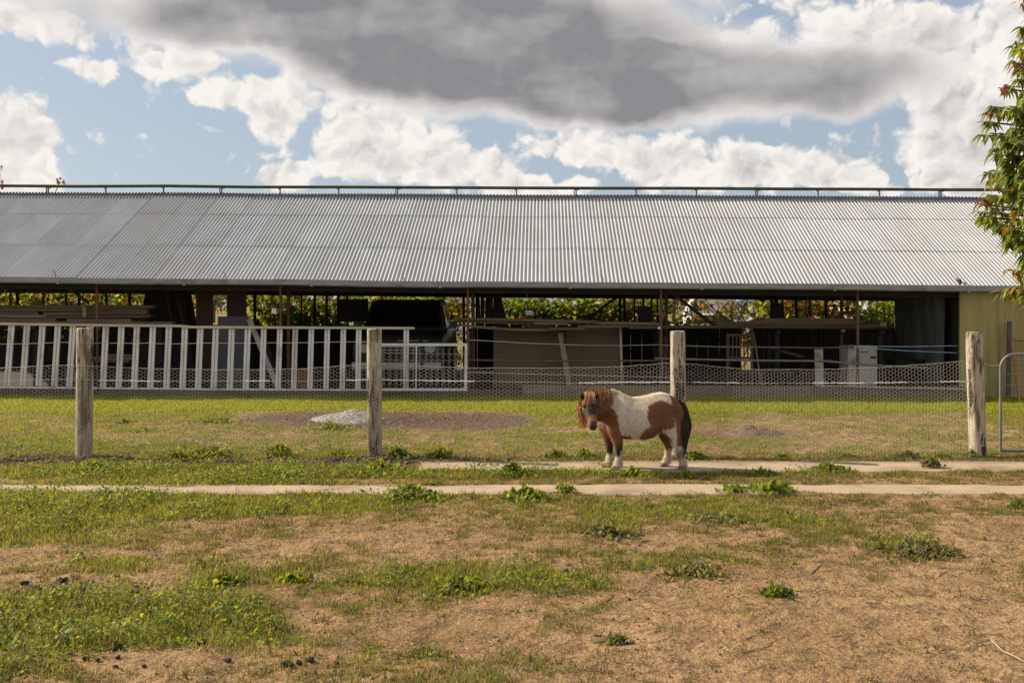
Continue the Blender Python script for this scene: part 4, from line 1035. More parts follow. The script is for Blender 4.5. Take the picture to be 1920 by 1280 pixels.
# ------------------------------------------------------------------ clutter standing in the bays
def slab(name, px0, py0, px1, py1, Y, th, mat, label, cat, lean=0.0, bevel=.004):
    """a flat board between two opposite corners, leaning back by `lean` metres at its top"""
    a = P(px0, py0, Y); b = P(px1, py1, Y); zt, zb = a.z, max(b.z, .0)
    m = MB(); V = []
    for yy in (0, th):
        V += [(a.x, Y + yy, zb), (b.x, Y + yy, zb), (b.x, Y + yy + lean, zt), (a.x, Y + yy + lean, zt)]
    m.add(V, [(0, 1, 2, 3), (7, 6, 5, 4), (0, 4, 5, 1), (1, 5, 6, 2), (2, 6, 7, 3), (3, 7, 4, 0)])
    return tag(m.build(name, M[mat], bevel=bevel), label, cat)
# brown door frame with an open light
dr = empty('brown_door', (P(415, 690, 21).x, 21, 0), 'dark brown door with an open light showing the field', 'door')
for x0, y0, x1, y1, nm in ((368, 541, 399, 720, 'stile'), (426, 541, 462, 720, 'stile'), (399.2, 541, 425.8, 553, 'top_rail'), (399.2, 640, 425.8, 720, 'lower_panel')):
    a, b = P(x0, y0, 21), P(x1, y1, 21); MB().box(((a.x + b.x) / 2, 21, (a.z + max(b.z, 0)) / 2), (abs(b.x - a.x), .05, a.z - max(b.z, 0))).build(nm, M['door_brown'], dr, bevel=.004)
slab('grey_board', 405, 593, 462, 790, 20.5, .03, 'grey_board', 'flat grey board leaning in front of the brown door', 'board', .12)
tag(MB().bar(P(467, 598, 20.6), P(526, 738, 20.2), .10, .03, up=(0, 1, 0)).build('leaning_plank', M['white_board']), 'pale plank leaning beside the grey board', 'plank')
tag(MB().bar(P(481, 600, 20.9), P(533, 735, 20.5), .10, .03, up=(0, 1, 0)).build('leaning_plank', M['dark_timber']), 'dark plank leaning behind the pale leaning plank', 'plank')
# wigwam of dark leaning sheets at the left
dk = empty('leaning_sheets', (P(312, 640, 21).x, 21.2, 0), 'tall dark sheets leaning together beside the left plank stack', 'sheets')
for (x0, y0, x1, y1, w, dy) in ((300, 536, 276, 734, .55, 0), (320, 536, 344, 734, .55, .1), (338, 536, 372, 734, .40, .2), (288, 536, 256, 734, .30, .25)):
    MB().bar(P(x0, y0, 21.4 + dy), P(x1, y1, 20.9 + dy), w, .02, up=(0, 1, 0)).build('sheet', M['shade_black_timber'], dk)
for (x0, y0, x1, y1) in ((281, 534, 291, 605), (308, 534, 323, 605), (326, 538, 345, 608)):
    MB().bar(P(x0, y0, 20.85), P(x1, y1, 20.75), .05, .03, up=(0, 1, 0)).build('batten', M['dark_timber'], dk)
# bricks
bk = empty('brick_stack', (P(566, 720, 20).x, 20.1, 0), 'small stack of orange bricks behind the barrier', 'bricks')
for r_ in range(6):
    MB().box((P(566, 700, 20).x + .01 * (r_ % 2), 20.1, .10 + .075 * r_), (.23, .11, .07)).build('brick', M['brick'], bk, bevel=.004)
# brown sheet panel, its prop and the shelf of timbers under it
slab('brown_panel', 925, 613, 1168, 790, 20.6, .03, 'panel_brown', 'wide brown sheet panel below the middle plank rack', 'panel', .05)
tag(MB().bar(P(1051, 624, 20.25), P(1070, 740, 19.9), .105, .03, up=(0, 1, 0)).build('leaning_plank', M['light_wood']), 'pale plank leaning on the wide brown panel', 'plank')
tag(MB().bar(P(1163, 612, 20.5), P(1167, 735, 20.5), .04, .05, up=(0, 1, 0)).build('timber_stud', M['white_board']), 'thin pale stud at the right edge of the brown panel', 'stud')
for k, (a, b_, y) in enumerate(((930, 1090, 733), (925, 1075, 730), (1060, 1235, 731), (200, 250, 666), (178, 252, 671), (180, 245, 676))):
    q = plank(a, y, b_, y + 1, (20.0 + .1 * k if k < 3 else 20.5), .05, 'rough dark board lying low under the wide brown panel' if k < 3 else 'rough board on the lower shelf of the left rack', .2, 'boards lying low in the shed')
    q.data.materials[0] = M['dark_timber'] if k < 3 else M['plank']
# cast spoked wheel on the middle rack
wl = empty('fan_wheel', P(1021, 603, 20.2), 'small dark spoked fan wheel sitting on the middle rack', 'wheel')
c0 = P(1021, 592, 20.2)
MB().tube([c0 + Vector((.13 * math.cos(t), 0, .12 * math.sin(t))) for t in np.linspace(0, 2 * math.pi, 25)], .012, 6).build('rim', M['shade_black_timber'], wl)
for k in range(8):
    t = k * math.pi / 4 + .2; MB().bar(c0, c0 + Vector((.125 * math.cos(t), 0, .115 * math.sin(t))), .03, .012, up=(0, 1, 0)).build('spoke', M['shade_black_timber'], wl)
MB().box(c0 - Vector((0, 0, .125)), (.2, .1, .03)).build('foot', M['shade_black_timber'], wl)
# light wooden cot end
ct = empty('cot_end', (P(1388, 690, 21.5).x, 21.5, 0), 'pale slatted cot end standing under the right rack', 'cot')
for px in (1366, 1374, 1381, 1388, 1395, 1402): MB().bar(P(px, 630, 21.5), P(px, 672, 21.5), .028, .025, up=(0, 1, 0)).build('slat', M['light_wood'], ct)
for px in (1364, 1410): MB().bar(P(px, 624, 21.5), (P(px, 680, 21.5).x, 21.5, 0), .05, .035, up=(0, 1, 0)).build('stile', M['light_wood'], ct)
for y in (628, 671): MB().bar(P(1366, y, 21.49), P(1408, y, 21.49), .03, .05).build('cross_rail', M['light_wood'], ct)
tag(MB().bar(P(1413, 624, 21), P(1429, 734, 20.6), .035, .03, up=(0, 1, 0)).build('yellow_stick', M['light_wood']), 'thin yellowish stick leaning right of the cot end', 'stick')
slab('pale_board', 1530, 655, 1546, 790, 20.2, .03, 'white_board', 'narrow pale board leaning left of the white cabinet', 'board', .1)
tag(MB().bar(P(1446, 652, 21.4), P(1505, 668, 21.0), .16, .03, up=(0, 0, 1)).build('sloping_plank', M['plank']), 'plank sloping down behind the rails', 'plank')
tag(MB().bar(P(1530, 655, 21.2), P(1466, 734, 20.6), .09, .03, up=(0, 1, 0)).build('leaning_plank', M['dark_timber']), 'dark plank propped left of the narrow pale board', 'plank')
# white cabinet
wc = empty('white_cabinet', (P(1618, 705, 20.3).x, 20.3, 0), 'stained white cabinet on its end behind the shed post', 'cabinet')
a, b = P(1591, 653, 20.1), P(1646, 706, 20.1)
MB().box(((a.x + b.x) / 2, 20.4, (a.z + .1) / 2 + .05), (b.x - a.x, .55, a.z - .1)).build('carcass', M['white_board'], wc, bevel=.01)
MB().box(((a.x + b.x) / 2 + .20, 20.105, a.z - .17), (.10, .02, .03)).build('handle', M['shade_black_timber'], wc); MB().box(((a.x + b.x) / 2 + .02, 20.118, a.z - .07), (.16, .012, .02)).build('latch', M['stick'], wc)
# globe lamp on inner post
gl = empty('globe_lamp', P(1581, 622, 20.55), 'small white globe lamp fixed to a post in the right bay', 'lamp')
c = P(1581, 619, 20.55); MB().rings([ellipse((c.x, c.y, c.z + .045 * math.sin(a)), (.045 * math.cos(a) + 1e-4, 0, 0), (0, .045 * math.cos(a) + 1e-4, 0), 12) for a in np.linspace(-1.5, 1.5, 9)]).build('globe', M['white_paint'], gl, smooth=True)
MB().tube([c - Vector((0, 0, .07)), c - Vector((0, 0, .035))], .025, 8).build('holder', M['rubber'], gl)
# notice card on the second post
tag(MB().box(P(513.5, 583, 19.3), (.085, .012, .10), Matrix.Rotation(.15, 3, 'Y')).build('white_card', M['white_paint']), 'small white card fixed to the thin rusty post', 'card')
tag(MB().box(P(1236, 615, 19.25), (.05, .04, .055)).build('insulator', M['white_paint'], bevel=.012), 'small cream insulator on the post at the middle bay', 'insulator')
# dark milk can silhouette
cn = empty('dark_canister', P(1455, 599, 20.6), 'black canister with domed shoulders standing on the right rack', 'canister')
c = P(1455, 599, 20.6)
MB().rings([ellipse(c + Vector((0, 0, z)), (r_, 0, 0), (0, r_, 0), 18) for z, r_ in ((0, .115), (.02, .12), (.26, .115), (.30, .09), (.335, .05), (.36, .045))]).build('can_body', M['rubber'], cn, smooth=True)
MB().rings([ellipse(c + Vector((0, 0, z)), (r_, 0, 0), (0, r_, 0), 14) for z, r_ in ((.36, .05), (.38, .052), (.39, .04))]).build('lid', M['rubber'], cn)
MB().tube([c + Vector((.11, 0, .22)), c + Vector((.15, 0, .26)), c + Vector((.10, 0, .30))], .01, 6).build('handle', M['rubber'], cn)
# dark square board in the middle
slab('dark_board', 1196, 574, 1222, 612, 20.7, .03, 'shade_black_timber', 'small black board standing behind the middle plank rack', 'board')
# leaning dark stakes behind the third post
for k, (x0, x1) in enumerate(((896, 898), (905, 905), (914, 912), (921, 918), (928, 946), (934, 930))):
    tag(MB().bar(P(x0, 540, 21.2), P(x1, 612, 20.9), .07 if k < 4 else .16, .03, up=(0, 1, 0)).build('dark_stake', M['shade_black_timber']), 'dark stake leaning upright beside the third shed post', 'stake', 'dark stakes bundled upright in the shed')
# dark hanging sheeting at the right
sh = []
rows = []
for z in np.linspace(.15, 2.2, 16):
    row = []
    for k in range(60):
        f = k / 59; yy = 21.95 - 2.55 * f
        row.append((xa - .17 + .06 * math.sin(f * 34 + z * .7) + .09 * (fbm(f * 7, z, 2) - .5) + .03 * math.sin(f * 11) * (2.2 - z), yy, z + .03 * math.sin(f * 9)))
    rows.append(row)
V = [p for r_ in rows for p in r_]; Fc = [(i * 60 + k, i * 60 + k + 1, (i + 1) * 60 + k + 1, (i + 1) * 60 + k) for i in range(15) for k in range(59)]
o = np_mesh('hanging_sheet', V, Fc, M['tarp'], smooth=True); tag(o, 'black plastic sheeting hanging in folds in the right bay', 'sheeting')
md = o.modifiers.new('s', 'SOLIDIFY'); md.thickness = .004
# box and bench in that bay
bx = empty('dark_crate', (P(1698, 700, 20.6).x, 20.6, 0), 'dark wooden crate on the floor below the hanging sheeting', 'crate')
a = P(1672, 655, 20.5)
for k in range(3): MB().box((a.x + .40, 20.5, .18 + .2 * k), (.62, .03, .18)).build('board', M['dark_timber'], bx)
for s in (0, 1): MB().box((a.x + .11 + .58 * s, 20.78, .36), (.03, .55, .6)).build('side', M['dark_timber'], bx)
# rusty mesh panel and dark stake against the yellow wall
rpn = empty('rusty_mesh_panel', (P(1912, 755, 18.8).x, 18.8, 0), 'rusty orange framed mesh panel leaning on the yellow wall', 'panel')
pt = [P(1896, 637, 18.85), P(1912, 754, 18.55), P(1912, 754, 18.55) + Vector((1.3, 0, 0)), P(1896, 637, 18.85) + Vector((1.35, 0, -.06))]
for a, b in zip(pt, pt[1:] + pt[:1]): MB().tube([a, b], .02, 7).build('frame_bar', M['rust_bright'], rpn, smooth=True)
for k in range(1, 12):
    f = k / 12; MB().tube([pt[0].lerp(pt[1], f), pt[3].lerp(pt[2], f)], .004, 4).build('mesh_wire', M['rust_bright'], rpn)
for k in range(1, 9):
    f = k / 9; MB().tube([pt[0].lerp(pt[3], f), pt[1].lerp(pt[2], f)], .004, 4).build('mesh_wire', M['rust_bright'], rpn)
tag(MB().bar(P(1893, 602, 18.95), (P(1890, 700, 18.95).x, 18.95, -.1), .065, .05, up=(0, 1, 0)).build('grey_stake', M['grey_board']), 'grey timber stake in front of the yellow wall', 'stake')

# ------------------------------------------------------------------ leaves
def rand_rot(n, rng):
    q = rng.normal(size=(n, 4)); q /= np.linalg.norm(q, axis=1)[:, None]; w, x, y, z = q.T
    return np.stack([np.stack([1 - 2 * (y * y + z * z), 2 * (x * y - z * w), 2 * (x * z + y * w)], 1), np.stack([2 * (x * y + z * w), 1 - 2 * (x * x + z * z), 2 * (y * z - x * w)], 1), np.stack([2 * (x * z - y * w), 2 * (y * z + x * w), 1 - 2 * (x * x + y * y)], 1)], 1)
LOBED = np.array([(0, -.5, 0), (.5, -.2, .10), (.28, .12, 0), (0, .55, -.08), (-.28, .12, 0), (-.5, -.2, .10)]); LOBED_F = [(0, 1, 2), (0, 2, 3), (0, 3, 4), (0, 4, 5)]
DIAMOND = np.array([(0, -.5, 0), (.3, 0, .06), (0, .5, 0), (-.3, 0, .06)]); DIAMOND_F = [(0, 1, 2), (0, 2, 3)]
def scatter(name, pts, size, cols, mat, parent=None, shape=(LOBED, LOBED_F), rng=RNG, flat=None, loc=None):
    n = len(pts); Rm = rand_rot(n, rng)
    if flat is not None:                                   # leaves that lie nearly level
        a = rng.uniform(0, 6.283, n); tl = rng.normal(0, flat, (n, 2)); c, s = np.cos(a), np.sin(a); z0 = np.zeros(n)
        Rm = np.stack([np.stack([c, -s, tl[:, 0]], 1), np.stack([s, c, tl[:, 1]], 1), np.stack([-tl[:, 0] * c - tl[:, 1] * s, tl[:, 0] * s - tl[:, 1] * c, z0 + 1], 1)], 1)
    sh = shape[0]; V = np.einsum('nij,kj->nki', Rm, sh) * np.asarray(size)[:, None, None] + np.asarray(pts)[:, None, :]
    k = len(sh); Fc = (np.arange(n)[:, None, None] * k + np.array(shape[1])[None]).reshape(-1, 3)
    return np_mesh(name, V.reshape(-1, 3), Fc, mat, parent, cols=np.repeat(cols, k, axis=0), loc=loc)
def palette(n, cols, wts, rng=RNG, jit=.25):
    idx = rng.choice(len(cols), n, p=np.array(wts) / sum(wts)); c = np.array(cols)[idx]
    return c * rng.uniform(1 - jit, 1 + jit, (n, 1)) * rng.uniform(.92, 1.08, (n, 3))
VG = [(.19, .26, .025), (.06, .10, .02), (.38, .36, .03), (.36, .17, .025), (.20, .05, .03), (.09, .055, .035)]
def vine(px0, px1, pyt, pyb, n, wts, label, Y=28.3, dens=None, sparse=False):
    cx = P((px0 + px1) / 2, 600, Y)
    t = empty('vine', (cx.x, Y, 0), label, 'vine', 'vines growing along the back of the shed')
    m = MB(); rr = random.Random(int(px0))
    for k in range(int((px1 - px0) / (9 if sparse else 16))):
        x = P(rr.uniform(px0, px1), 600, Y).x; p = Vector((x, Y + rr.uniform(-.15, .15), 0)); path = [p.copy()]
        for s in range(7): p = p + Vector((rr.uniform(-.3, .3), rr.uniform(-.08, .08), rr.uniform(.15, .42))); path.append(p.copy())
        ztop = P(0, pyt, Y).z + .1; path = [q for q in path if q.z < ztop]
        if len(path) > 1: m.tube(path, rr.uniform(.008, .02), 4)
    m.build('stem', M['stem'], t)
    if sparse:
        m = MB()
        for k in range(int((px1 - px0) * .9)):
            x = P(rr.uniform(px0, px1), 600, Y).x; z = rr.uniform(P(0, pyb, Y).z, P(0, pyt, Y).z); p = Vector((x, Y + rr.uniform(-.3, .2), z)); path = [p.copy()]
            for s in range(4): p = p + Vector((rr.uniform(-.22, .22), rr.uniform(-.06, .06), rr.uniform(-.09, .10))); path.append(p.copy())
            m.tube(path, rr.uniform(.004, .010), 3)
        m.build('twigs', M['stem'], t)
    n = int(n * (1.0 if sparse else 1.9)); px = RNG.uniform(px0, px1, n); yy = RNG.uniform(0, 1, n) ** .8
    tp = pyt + 16 * (fbm(px * .035, px * 0 + 2, 3) - .35) if not np.isscalar(pyt) else pyt + 22 * (fbm(px * .035, px * 0 + 2, 3) - .45)
    py = tp + yy * (pyb - tp); pts = np.stack([(px - 960) * Y / F, Y + RNG.normal(0, .3, n), H - (py - HZ) * Y / F], 1)
    keep = fbm(px * .09, py * .09, 3) > (.46 if sparse else .36); pts = pts[keep]
    scatter('leaves', pts, RNG.uniform(.06, .15, len(pts)), palette(len(pts), VG, wts), M['leaf'], t)
vine(-160, 120, 545, 640, 2600, [6, 3, 4, 1, .4, 1], 'yellowing vine at the far left behind the plank stack')
vine(120, 268, 546, 640, 1500, [4, 2, 3, 2, 1, 1], 'red-tinged vine behind the left rusty post')
vine(345, 368, 540, 640, 300, [4, 2, 4, 2, 1, 1], 'strip of vine just left of the brown door')
vine(462, 640, 544, 650, 3200, [9, 4, 4, .4, .2, 1], 'dense green vine between the brown door and the vehicle')
vine(640, 830, 545, 620, 1500, [7, 2, 6, .8, .3, 1], 'yellow-green vine above the parked vehicle')
vine(826, 880, 545, 690, 900, [3, 2, 5, 3, 2, 3], 'sparse yellow vine right of the parked vehicle', sparse=True)
vine(930, 1110, 558, 640, 3600, [9, 6, 3, .4, .2, 1], 'thick green vine above the wide brown panel')
vine(1100, 1245, 547, 625, 1700, [7, 3, 4, 1, .4, 2], 'vine around the bundle of rear uprights in the middle')
vine(1245, 1440, 560, 650, 2000, [3, 3, 4, 2, 2, 6], 'half-bare twiggy vine in front of the distant white van', sparse=True)
vine(1420, 1445, 560, 615, 260, [9, 2, 6, 0, 0, 1], 'bright green spray of vine beside the canister')
vine(1462, 1600, 545, 650, 2300, [4, 2, 4, 4, 4, 3], 'orange and red vine behind the right plank rack')
vine(1596, 1705, 563, 690, 2500, [9, 6, 2, .8, .3, 1], 'dark green vine left of the hanging sheeting')

# ------------------------------------------------------------------ beyond the shed
def far_tree(px, Y, hgt, rad, label, cols, wts, n=700, leaf=.25, base=.25):
    x = (px - 960) / F * Y; t = empty('far_tree', (x, Y, 0), label, 'tree', 'trees beyond the shed'); m = MB(); rr = random.Random(int(px * 3 + Y))
    m.tube([(x, Y, -.1), (x + .1, Y, hgt * .35), (x, Y, hgt * .7)], [hgt * .03, hgt * .022, hgt * .01], 7)
    for k in range(7):
        a = rr.uniform(0, 6.28); z = hgt * rr.uniform(.25, .6); m.tube([(x, Y, z), (x + rad * .6 * math.cos(a), Y + rad * .6 * math.sin(a), z + hgt * .2)], [hgt * .012, hgt * .004], 5)
    m.build('trunk', M['bark'], t)
    d = RNG.normal(size=(n, 3)); d /= np.linalg.norm(d, axis=1)[:, None]; r_ = RNG.uniform(.35, 1, n) ** .5
    lob = .75 + .5 * fbm(d[:, 0] * 2.2 + px, d[:, 2] * 2.2 + d[:, 1], 3)
    c = d * (r_ * lob)[:, None] * np.array([rad, rad, hgt * (1 - base) * .5]) + np.array([x, Y, hgt * (base + (1 - base) * .5)])
    scatter('crown', c, RNG.uniform(.6, 1.3, n) * leaf, palette(n, cols, wts), M['leaf'], t)
OL = [(.10, .11, .045), (.14, .13, .05), (.07, .085, .035), (.20, .13, .05)]
for k, (px, Y, hg, rd, lb) in enumerate([(20, 60, 6, 3.4, 'far olive tree seen under the left eave'), (200, 75, 7, 4, 'far tree seen past the leaning sheets'), (400, 120, 8, 5, 'far tree on the field seen through the door light'), (560, 80, 7, 4, 'far tree behind the dense green vine'), (760, 70, 6, 4, 'far tree above the parked vehicle'),
     (1060, 90, 8, 4, 'far tree above the wide brown panel'), (1262, 85, 6, 3, 'far tree left of the distant white van'), (1372, 100, 5, 2.4, 'far thin tree right of the distant white van'), (1500, 75, 6, 3.6, 'far tree behind the orange vine'), (1760, 90, 7, 5, 'far tree behind the right end of the shed')]):
    far_tree(px, Y, hg, rd, lb, OL, [3, 3, 2, 1], 900, .32)
# skyline shrub with bare twigs showing over the ridge
sk = empty('tall_shrub', (P(60, 500, 30).x, 30, 0), 'bare twigs and a few red leaves above the left roof ridge', 'shrub'); m = MB(); rr = random.Random(4); tips = []
bx_ = P(40, 500, 30).x
for k in range(16):
    p = Vector((bx_ + rr.uniform(-.9, .9), 30 + rr.uniform(-.4, .4), 0)); path = [p.copy()]
    top = rr.uniform(4.5, 5.2) if k else 5.7
    for s in range(8): p = Vector((p.x + rr.uniform(-.08, .1), p.y + rr.uniform(-.05, .05), top * (s + 1) / 8)); path.append(p.copy())
    m.tube(path, [.03 - .0034 * i for i in range(9)], 5); tips.append(path[-1])
m.build('stems', M['stem'], sk)
tp = np.array([tuple(t) for t in tips] + [tuple(P(px, py, 30)) for px, py in ((110, 336), (114, 338), (117, 340), (120, 339), (2, 343), (5, 346), (0, 350), (112, 341))]); tp = tp[[0, 3, 7] + list(range(16, len(tp)))]; tp = np.repeat(tp, 3, axis=0) + RNG.normal(0, .04, (len(tp) * 3, 3))
scatter('leaves', tp, RNG.uniform(.05, .13, len(tp)), palette(len(tp), [(.30, .05, .03), (.25, .18, .03), (.10, .09, .03)], [4, 2, 2]), M['leaf'], sk)
MB().tube([P(90, 420, 30), P(100, 370, 30), P(113, 340, 30)], .012, 4).build('branch', M['stem'], sk)

M['van_white'] = pmat('van_white', (.72, .72, .72), (.62, .62, .62), 3, .35, spec=.5)
M['blue_print'] = pmat('blue_print', (.03, .06, .22), None, rough=.5)
M['red_wall'] = pmat('red_brick_wall', (.22, .10, .08), (.17, .08, .065), 4, .85)
M['grey_clad'] = pmat('grey_cladding', (.36, .36, .37), (.30, .30, .31), 2, .6, stretch=(6, 6, .3))
M['hivis'] = pmat('hi_vis_cloth', (.45, .60, .04), None, rough=.8)
M['orange'] = pmat('orange_plastic', (.65, .12, .04), None, rough=.6)
M['navy'] = pmat('navy_cloth', (.03, .035, .06), None, rough=.9)
M['blue_cloth'] = pmat('blue_cloth', (.08, .22, .50), None, rough=.7)
M['skin'] = pmat('skin', (.42, .25, .17), None, rough=.6)
# white van
WY = 80.0; vx = P(1345, 560, WY).x
van = empty('white_van', (vx, WY, 0), 'distant white van with blue lettering seen under the shed roof', 'van')
side = [(-2.55, .35), (-2.62, .9), (-2.5, 1.35), (-2.05, 2.35), (-1.7, 2.72), (-1.2, 2.86), (2.6, 2.86), (2.7, 2.7), (2.72, .35)]
vb = MB().prism([(vx + a, b) for a, b in side], 'y', WY - .98, WY + .98).build('body', M['van_white'], van, bevel=.05)
MB().prism([(vx - 2.28, 1.5), (vx - 1.93, 2.3), (vx - 1.25, 2.3), (vx - 1.25, 1.5)], 'y', WY - 1.0, WY - .985).build('cab_window', M['glass'], van)
for x in (-1.7, 1.75):
    rows = [ellipse((vx + x, WY - .98 + o, .36), (r_, 0, 0), (0, 0, r_), 20) for o, r_ in ((-.04, .30), (-.02, .36), (.2, .36))]
    MB().rings(rows).build('wheel', M['rubber'], van)
fc = bpy.data.curves.new('lettering', 'FONT'); fc.body = 'HIN'; fc.size = .62; fc.extrude = .006; fc.materials.append(M['blue_print'])
fo = bpy.data.objects.new('lettering', fc); COL.objects.link(fo); fo.parent = van
fo.location = (P(1306, 559, WY).x - vx, -1.0, P(1306, 559.5, WY).z); fo.rotation_euler = (R(90), 0, 0)
dgx = bpy.context.evaluated_depsgraph_get(); tm = bpy.data.meshes.new_from_object(fo.evaluated_get(dgx)); lo = fo.location.copy(); bpy.data.objects.remove(fo)
tm.materials.clear(); fo = link_mesh('lettering', tm, M['blue_print'], van, lo); fo.rotation_euler = (R(90), 0, 0)
# flags strung before the van
bt = empty('bunting', (P(1345, 556, 74).x, 74, 0), 'string of small red and green flags in front of the distant van', 'bunting')
pts = [P(1322 + 5 * k, 551 + 6 * math.sin(math.pi * k / 10), 74) for k in range(11)]
MB().tube(pts, .02, 4).build('cord', M['rubber'], bt)
for px in (1321, 1373): MB().tube([P(px, 549, 74), (P(px, 549, 74).x, 74, 0)], .04, 5).build('pole', M['galv'], bt)
for k, p in enumerate(pts[1:-1]):
    MB().add([p + Vector((-.13, 0, 0)), p + Vector((.13, 0, 0)), p + Vector((0, .02, -.28)), p + Vector((0, -.02, -.28))], [(0, 1, 2), (0, 3, 1), (0, 2, 3), (1, 3, 2)]).build('flag', M[('orange', 'leafgreen', 'navy')[k % 3]] if k % 3 != 1 else M.setdefault('leafgreen', pmat('green_cloth', (.05, .20, .06), None, rough=.8)), bt)
# hi-vis worker, cone, umbrellas
def person(px, py_feet_Y, label, top, Yd, legs):
    x = (px - 960) / F * Yd; t = empty('person', (x, Yd, 0), label, 'person')
    sk_ = [(0, 0, .95, .17), (0, 0, 1.2, .19), (0, 0, 1.42, .20), (0, 0, 1.50, .09), (0, -.01, 1.58, .085), (0, -.02, 1.68, .105), (0, -.02, 1.78, .07)]
    body_ = MB(); body_.rings([ellipse((x + a, Yd + b, z), (r_, 0, 0), (0, r_ * .62 if z < 1.5 else r_, 0), 12) for a, b, z, r_ in sk_])
    for s in (-1, 1):
        body_.tube([(x + s * .10, Yd, .98), (x + s * .11, Yd - .02, .5), (x + s * .12, Yd, .06)], [.10, .07, .05], 8)
        body_.tube([(x + s * .19, Yd, 1.42), (x + s * .27, Yd - .02, 1.12), (x + s * .25, Yd - .14, .92)], [.065, .05, .035], 8)
    b = body_.build('body', M['skin'], t, smooth=True)
    v = MB(); v.rings([ellipse((x, Yd, z), (r_, 0, 0), (0, r_ * .66, 0), 12) for z, r_ in ((.93, .20), (1.2, .215), (1.44, .225), (1.47, .12))]).build('vest', M[top], t, smooth=True)
    tr = MB()
    for s in (-1, 1): tr.tube([(x + s * .10, Yd, .99), (x + s * .11, Yd - .02, .5), (x + s * .12, Yd, .10)], [.125, .09, .07], 8)
    tr.build('trousers', M[legs], t)
person(1347, 0, 'distant worker in a yellow hi-vis vest below the van', 'hivis', 66, 'navy')
cn = empty('traffic_cone', (P(1351, 580, 64).x, 64, 0), 'small orange cone beside the distant worker', 'cone'); c = Vector((P(1351, 580, 64).x, 64, 1.05))
pdst = MB().box((c.x, 64, .525), (.5, .5, 1.05)).build('block', M['grey_clad'], cn, bevel=.03)
MB().rings([ellipse(c + Vector((0, 0, z)), (r_, 0, 0), (0, r_, 0), 12) for z, r_ in ((0, .22), (.05, .17), (.65, .05))]).build('cone_body', M['orange'], cn)
for px, Yu, py in ((1391, 70, 559), (1401, 76, 552)):
    u = empty('blue_umbrella', (P(px, 570, Yu).x, Yu, 0), 'blue sun umbrella %s of the distant pair' % ('nearest' if Yu == 70 else 'taller'), 'umbrella'); tz = P(px, py - 4, Yu).z; x = P(px, 570, Yu).x
    MB().tube([(x, Yu, 0), (x, Yu, tz)], .03, 6).build('pole', M['galv'], u)
    MB().rings([ellipse((x, Yu, tz - d), (r_, 0, 0), (0, r_, 0), 8) for d, r_ in ((0, .03), (.15, .3), (.34, .45))], cap=False).build('canopy', M['blue_cloth'], u)
# buildings
def block(name, px0, px1, pyt, Y, dep, mat, label, roof):
    a, b = P(px0, pyt, Y), P(px1, pyt, Y); t = empty(name, ((a.x + b.x) / 2, Y, 0), label, 'building')
    MB().box(((a.x + b.x) / 2, Y + dep / 2, a.z / 2), (b.x - a.x, dep, a.z)).build('wall', M[mat], t)
    MB().prism([(a.x - .3, a.z), (b.x + .3, a.z), (b.x + .1, a.z + .5), ((a.x + b.x) / 2, a.z + 1.1), (a.x - .1, a.z + .5)], 'y', Y - .3, Y + dep + .3).build('roof', M[roof], t)
    n = max(3, int((b.x - a.x) / 3)); 
    for k in range(n):
        x = a.x + (b.x - a.x) * (k + .5) / n; w = MB().box((x, Y - .02, a.z * .6), (1.1, .06, 1.0)).build('window', M['glass'], t)
        MB().box((x, Y - .05, a.z * .6 - .55), (1.3, .12, .09)).build('sill', M['van_white'], w)
block('brick_building', 1310, 1500, 548, 130, 10, 'red_wall', 'long low red brick building beyond the distant van', 'grey_clad')
block('metal_building', 1630, 1720, 546, 60, 8, 'grey_clad', 'grey metal clad building behind the right end of the vine', 'grey_clad')
block('pale_building', 930, 1010, 552, 110, 10, 'grey_clad', 'pale grey building above the thick middle vine', 'grey_clad')
block('pale_shed', 838, 868, 556, 70, 6, 'van_white', 'small white shed glimpsed right of the parked vehicle', 'grey_clad')
# parked cars far off
def far_car(px, Y, mat, label):
    x = (px - 960) / F * Y; t = empty('far_car', (x, Y, 0), label, 'car', 'cars parked far behind the shed')
    MB().prism([(x - 2.1, .3), (x - 2.15, .75), (x - 1.2, .9), (x - .6, 1.4), (x + .9, 1.42), (x + 1.6, .95), (x + 2.1, .85), (x + 2.1, .3)], 'y', Y - .85, Y + .85).build('body', mat, t, bevel=.05)
    MB().prism([(x - 1.0, .92), (x - .55, 1.33), (x + .85, 1.34), (x + 1.35, .95)], 'y', Y - .87, Y - .855).build('window', M['glass'], t)
    for o in (-1.3, 1.3): MB().rings([ellipse((x + o, Y - .87, .32), (.31, 0, 0), (0, 0, .31), 16), ellipse((x + o, Y - .6, .32), (.31, 0, 0), (0, 0, .31), 16)]).build('wheel', M['rubber'], t)
far_car(1320, 52, M['van_white'], 'white car far behind the twiggy vine'); far_car(1442, 60, M['grey_clad'], 'grey car far behind the black canister')
# a distant wood closing the field
n = 16000
wx = RNG.uniform(-420, 420, n); wy = 330 + RNG.normal(0, 22, n); wh = 9 + 7 * fbm(wx * .05, wx * 0 + 3, 4); wz = RNG.uniform(0, 1, n) ** .7 * wh
o = scatter('woodland', np.stack([wx, wy, wz], 1), RNG.uniform(1.2, 2.6, n), palette(n, OL, [3, 2, 3, 1]), M['leaf']); tag(o, 'distant line of trees beyond the fields', 'woodland', kind='stuff')

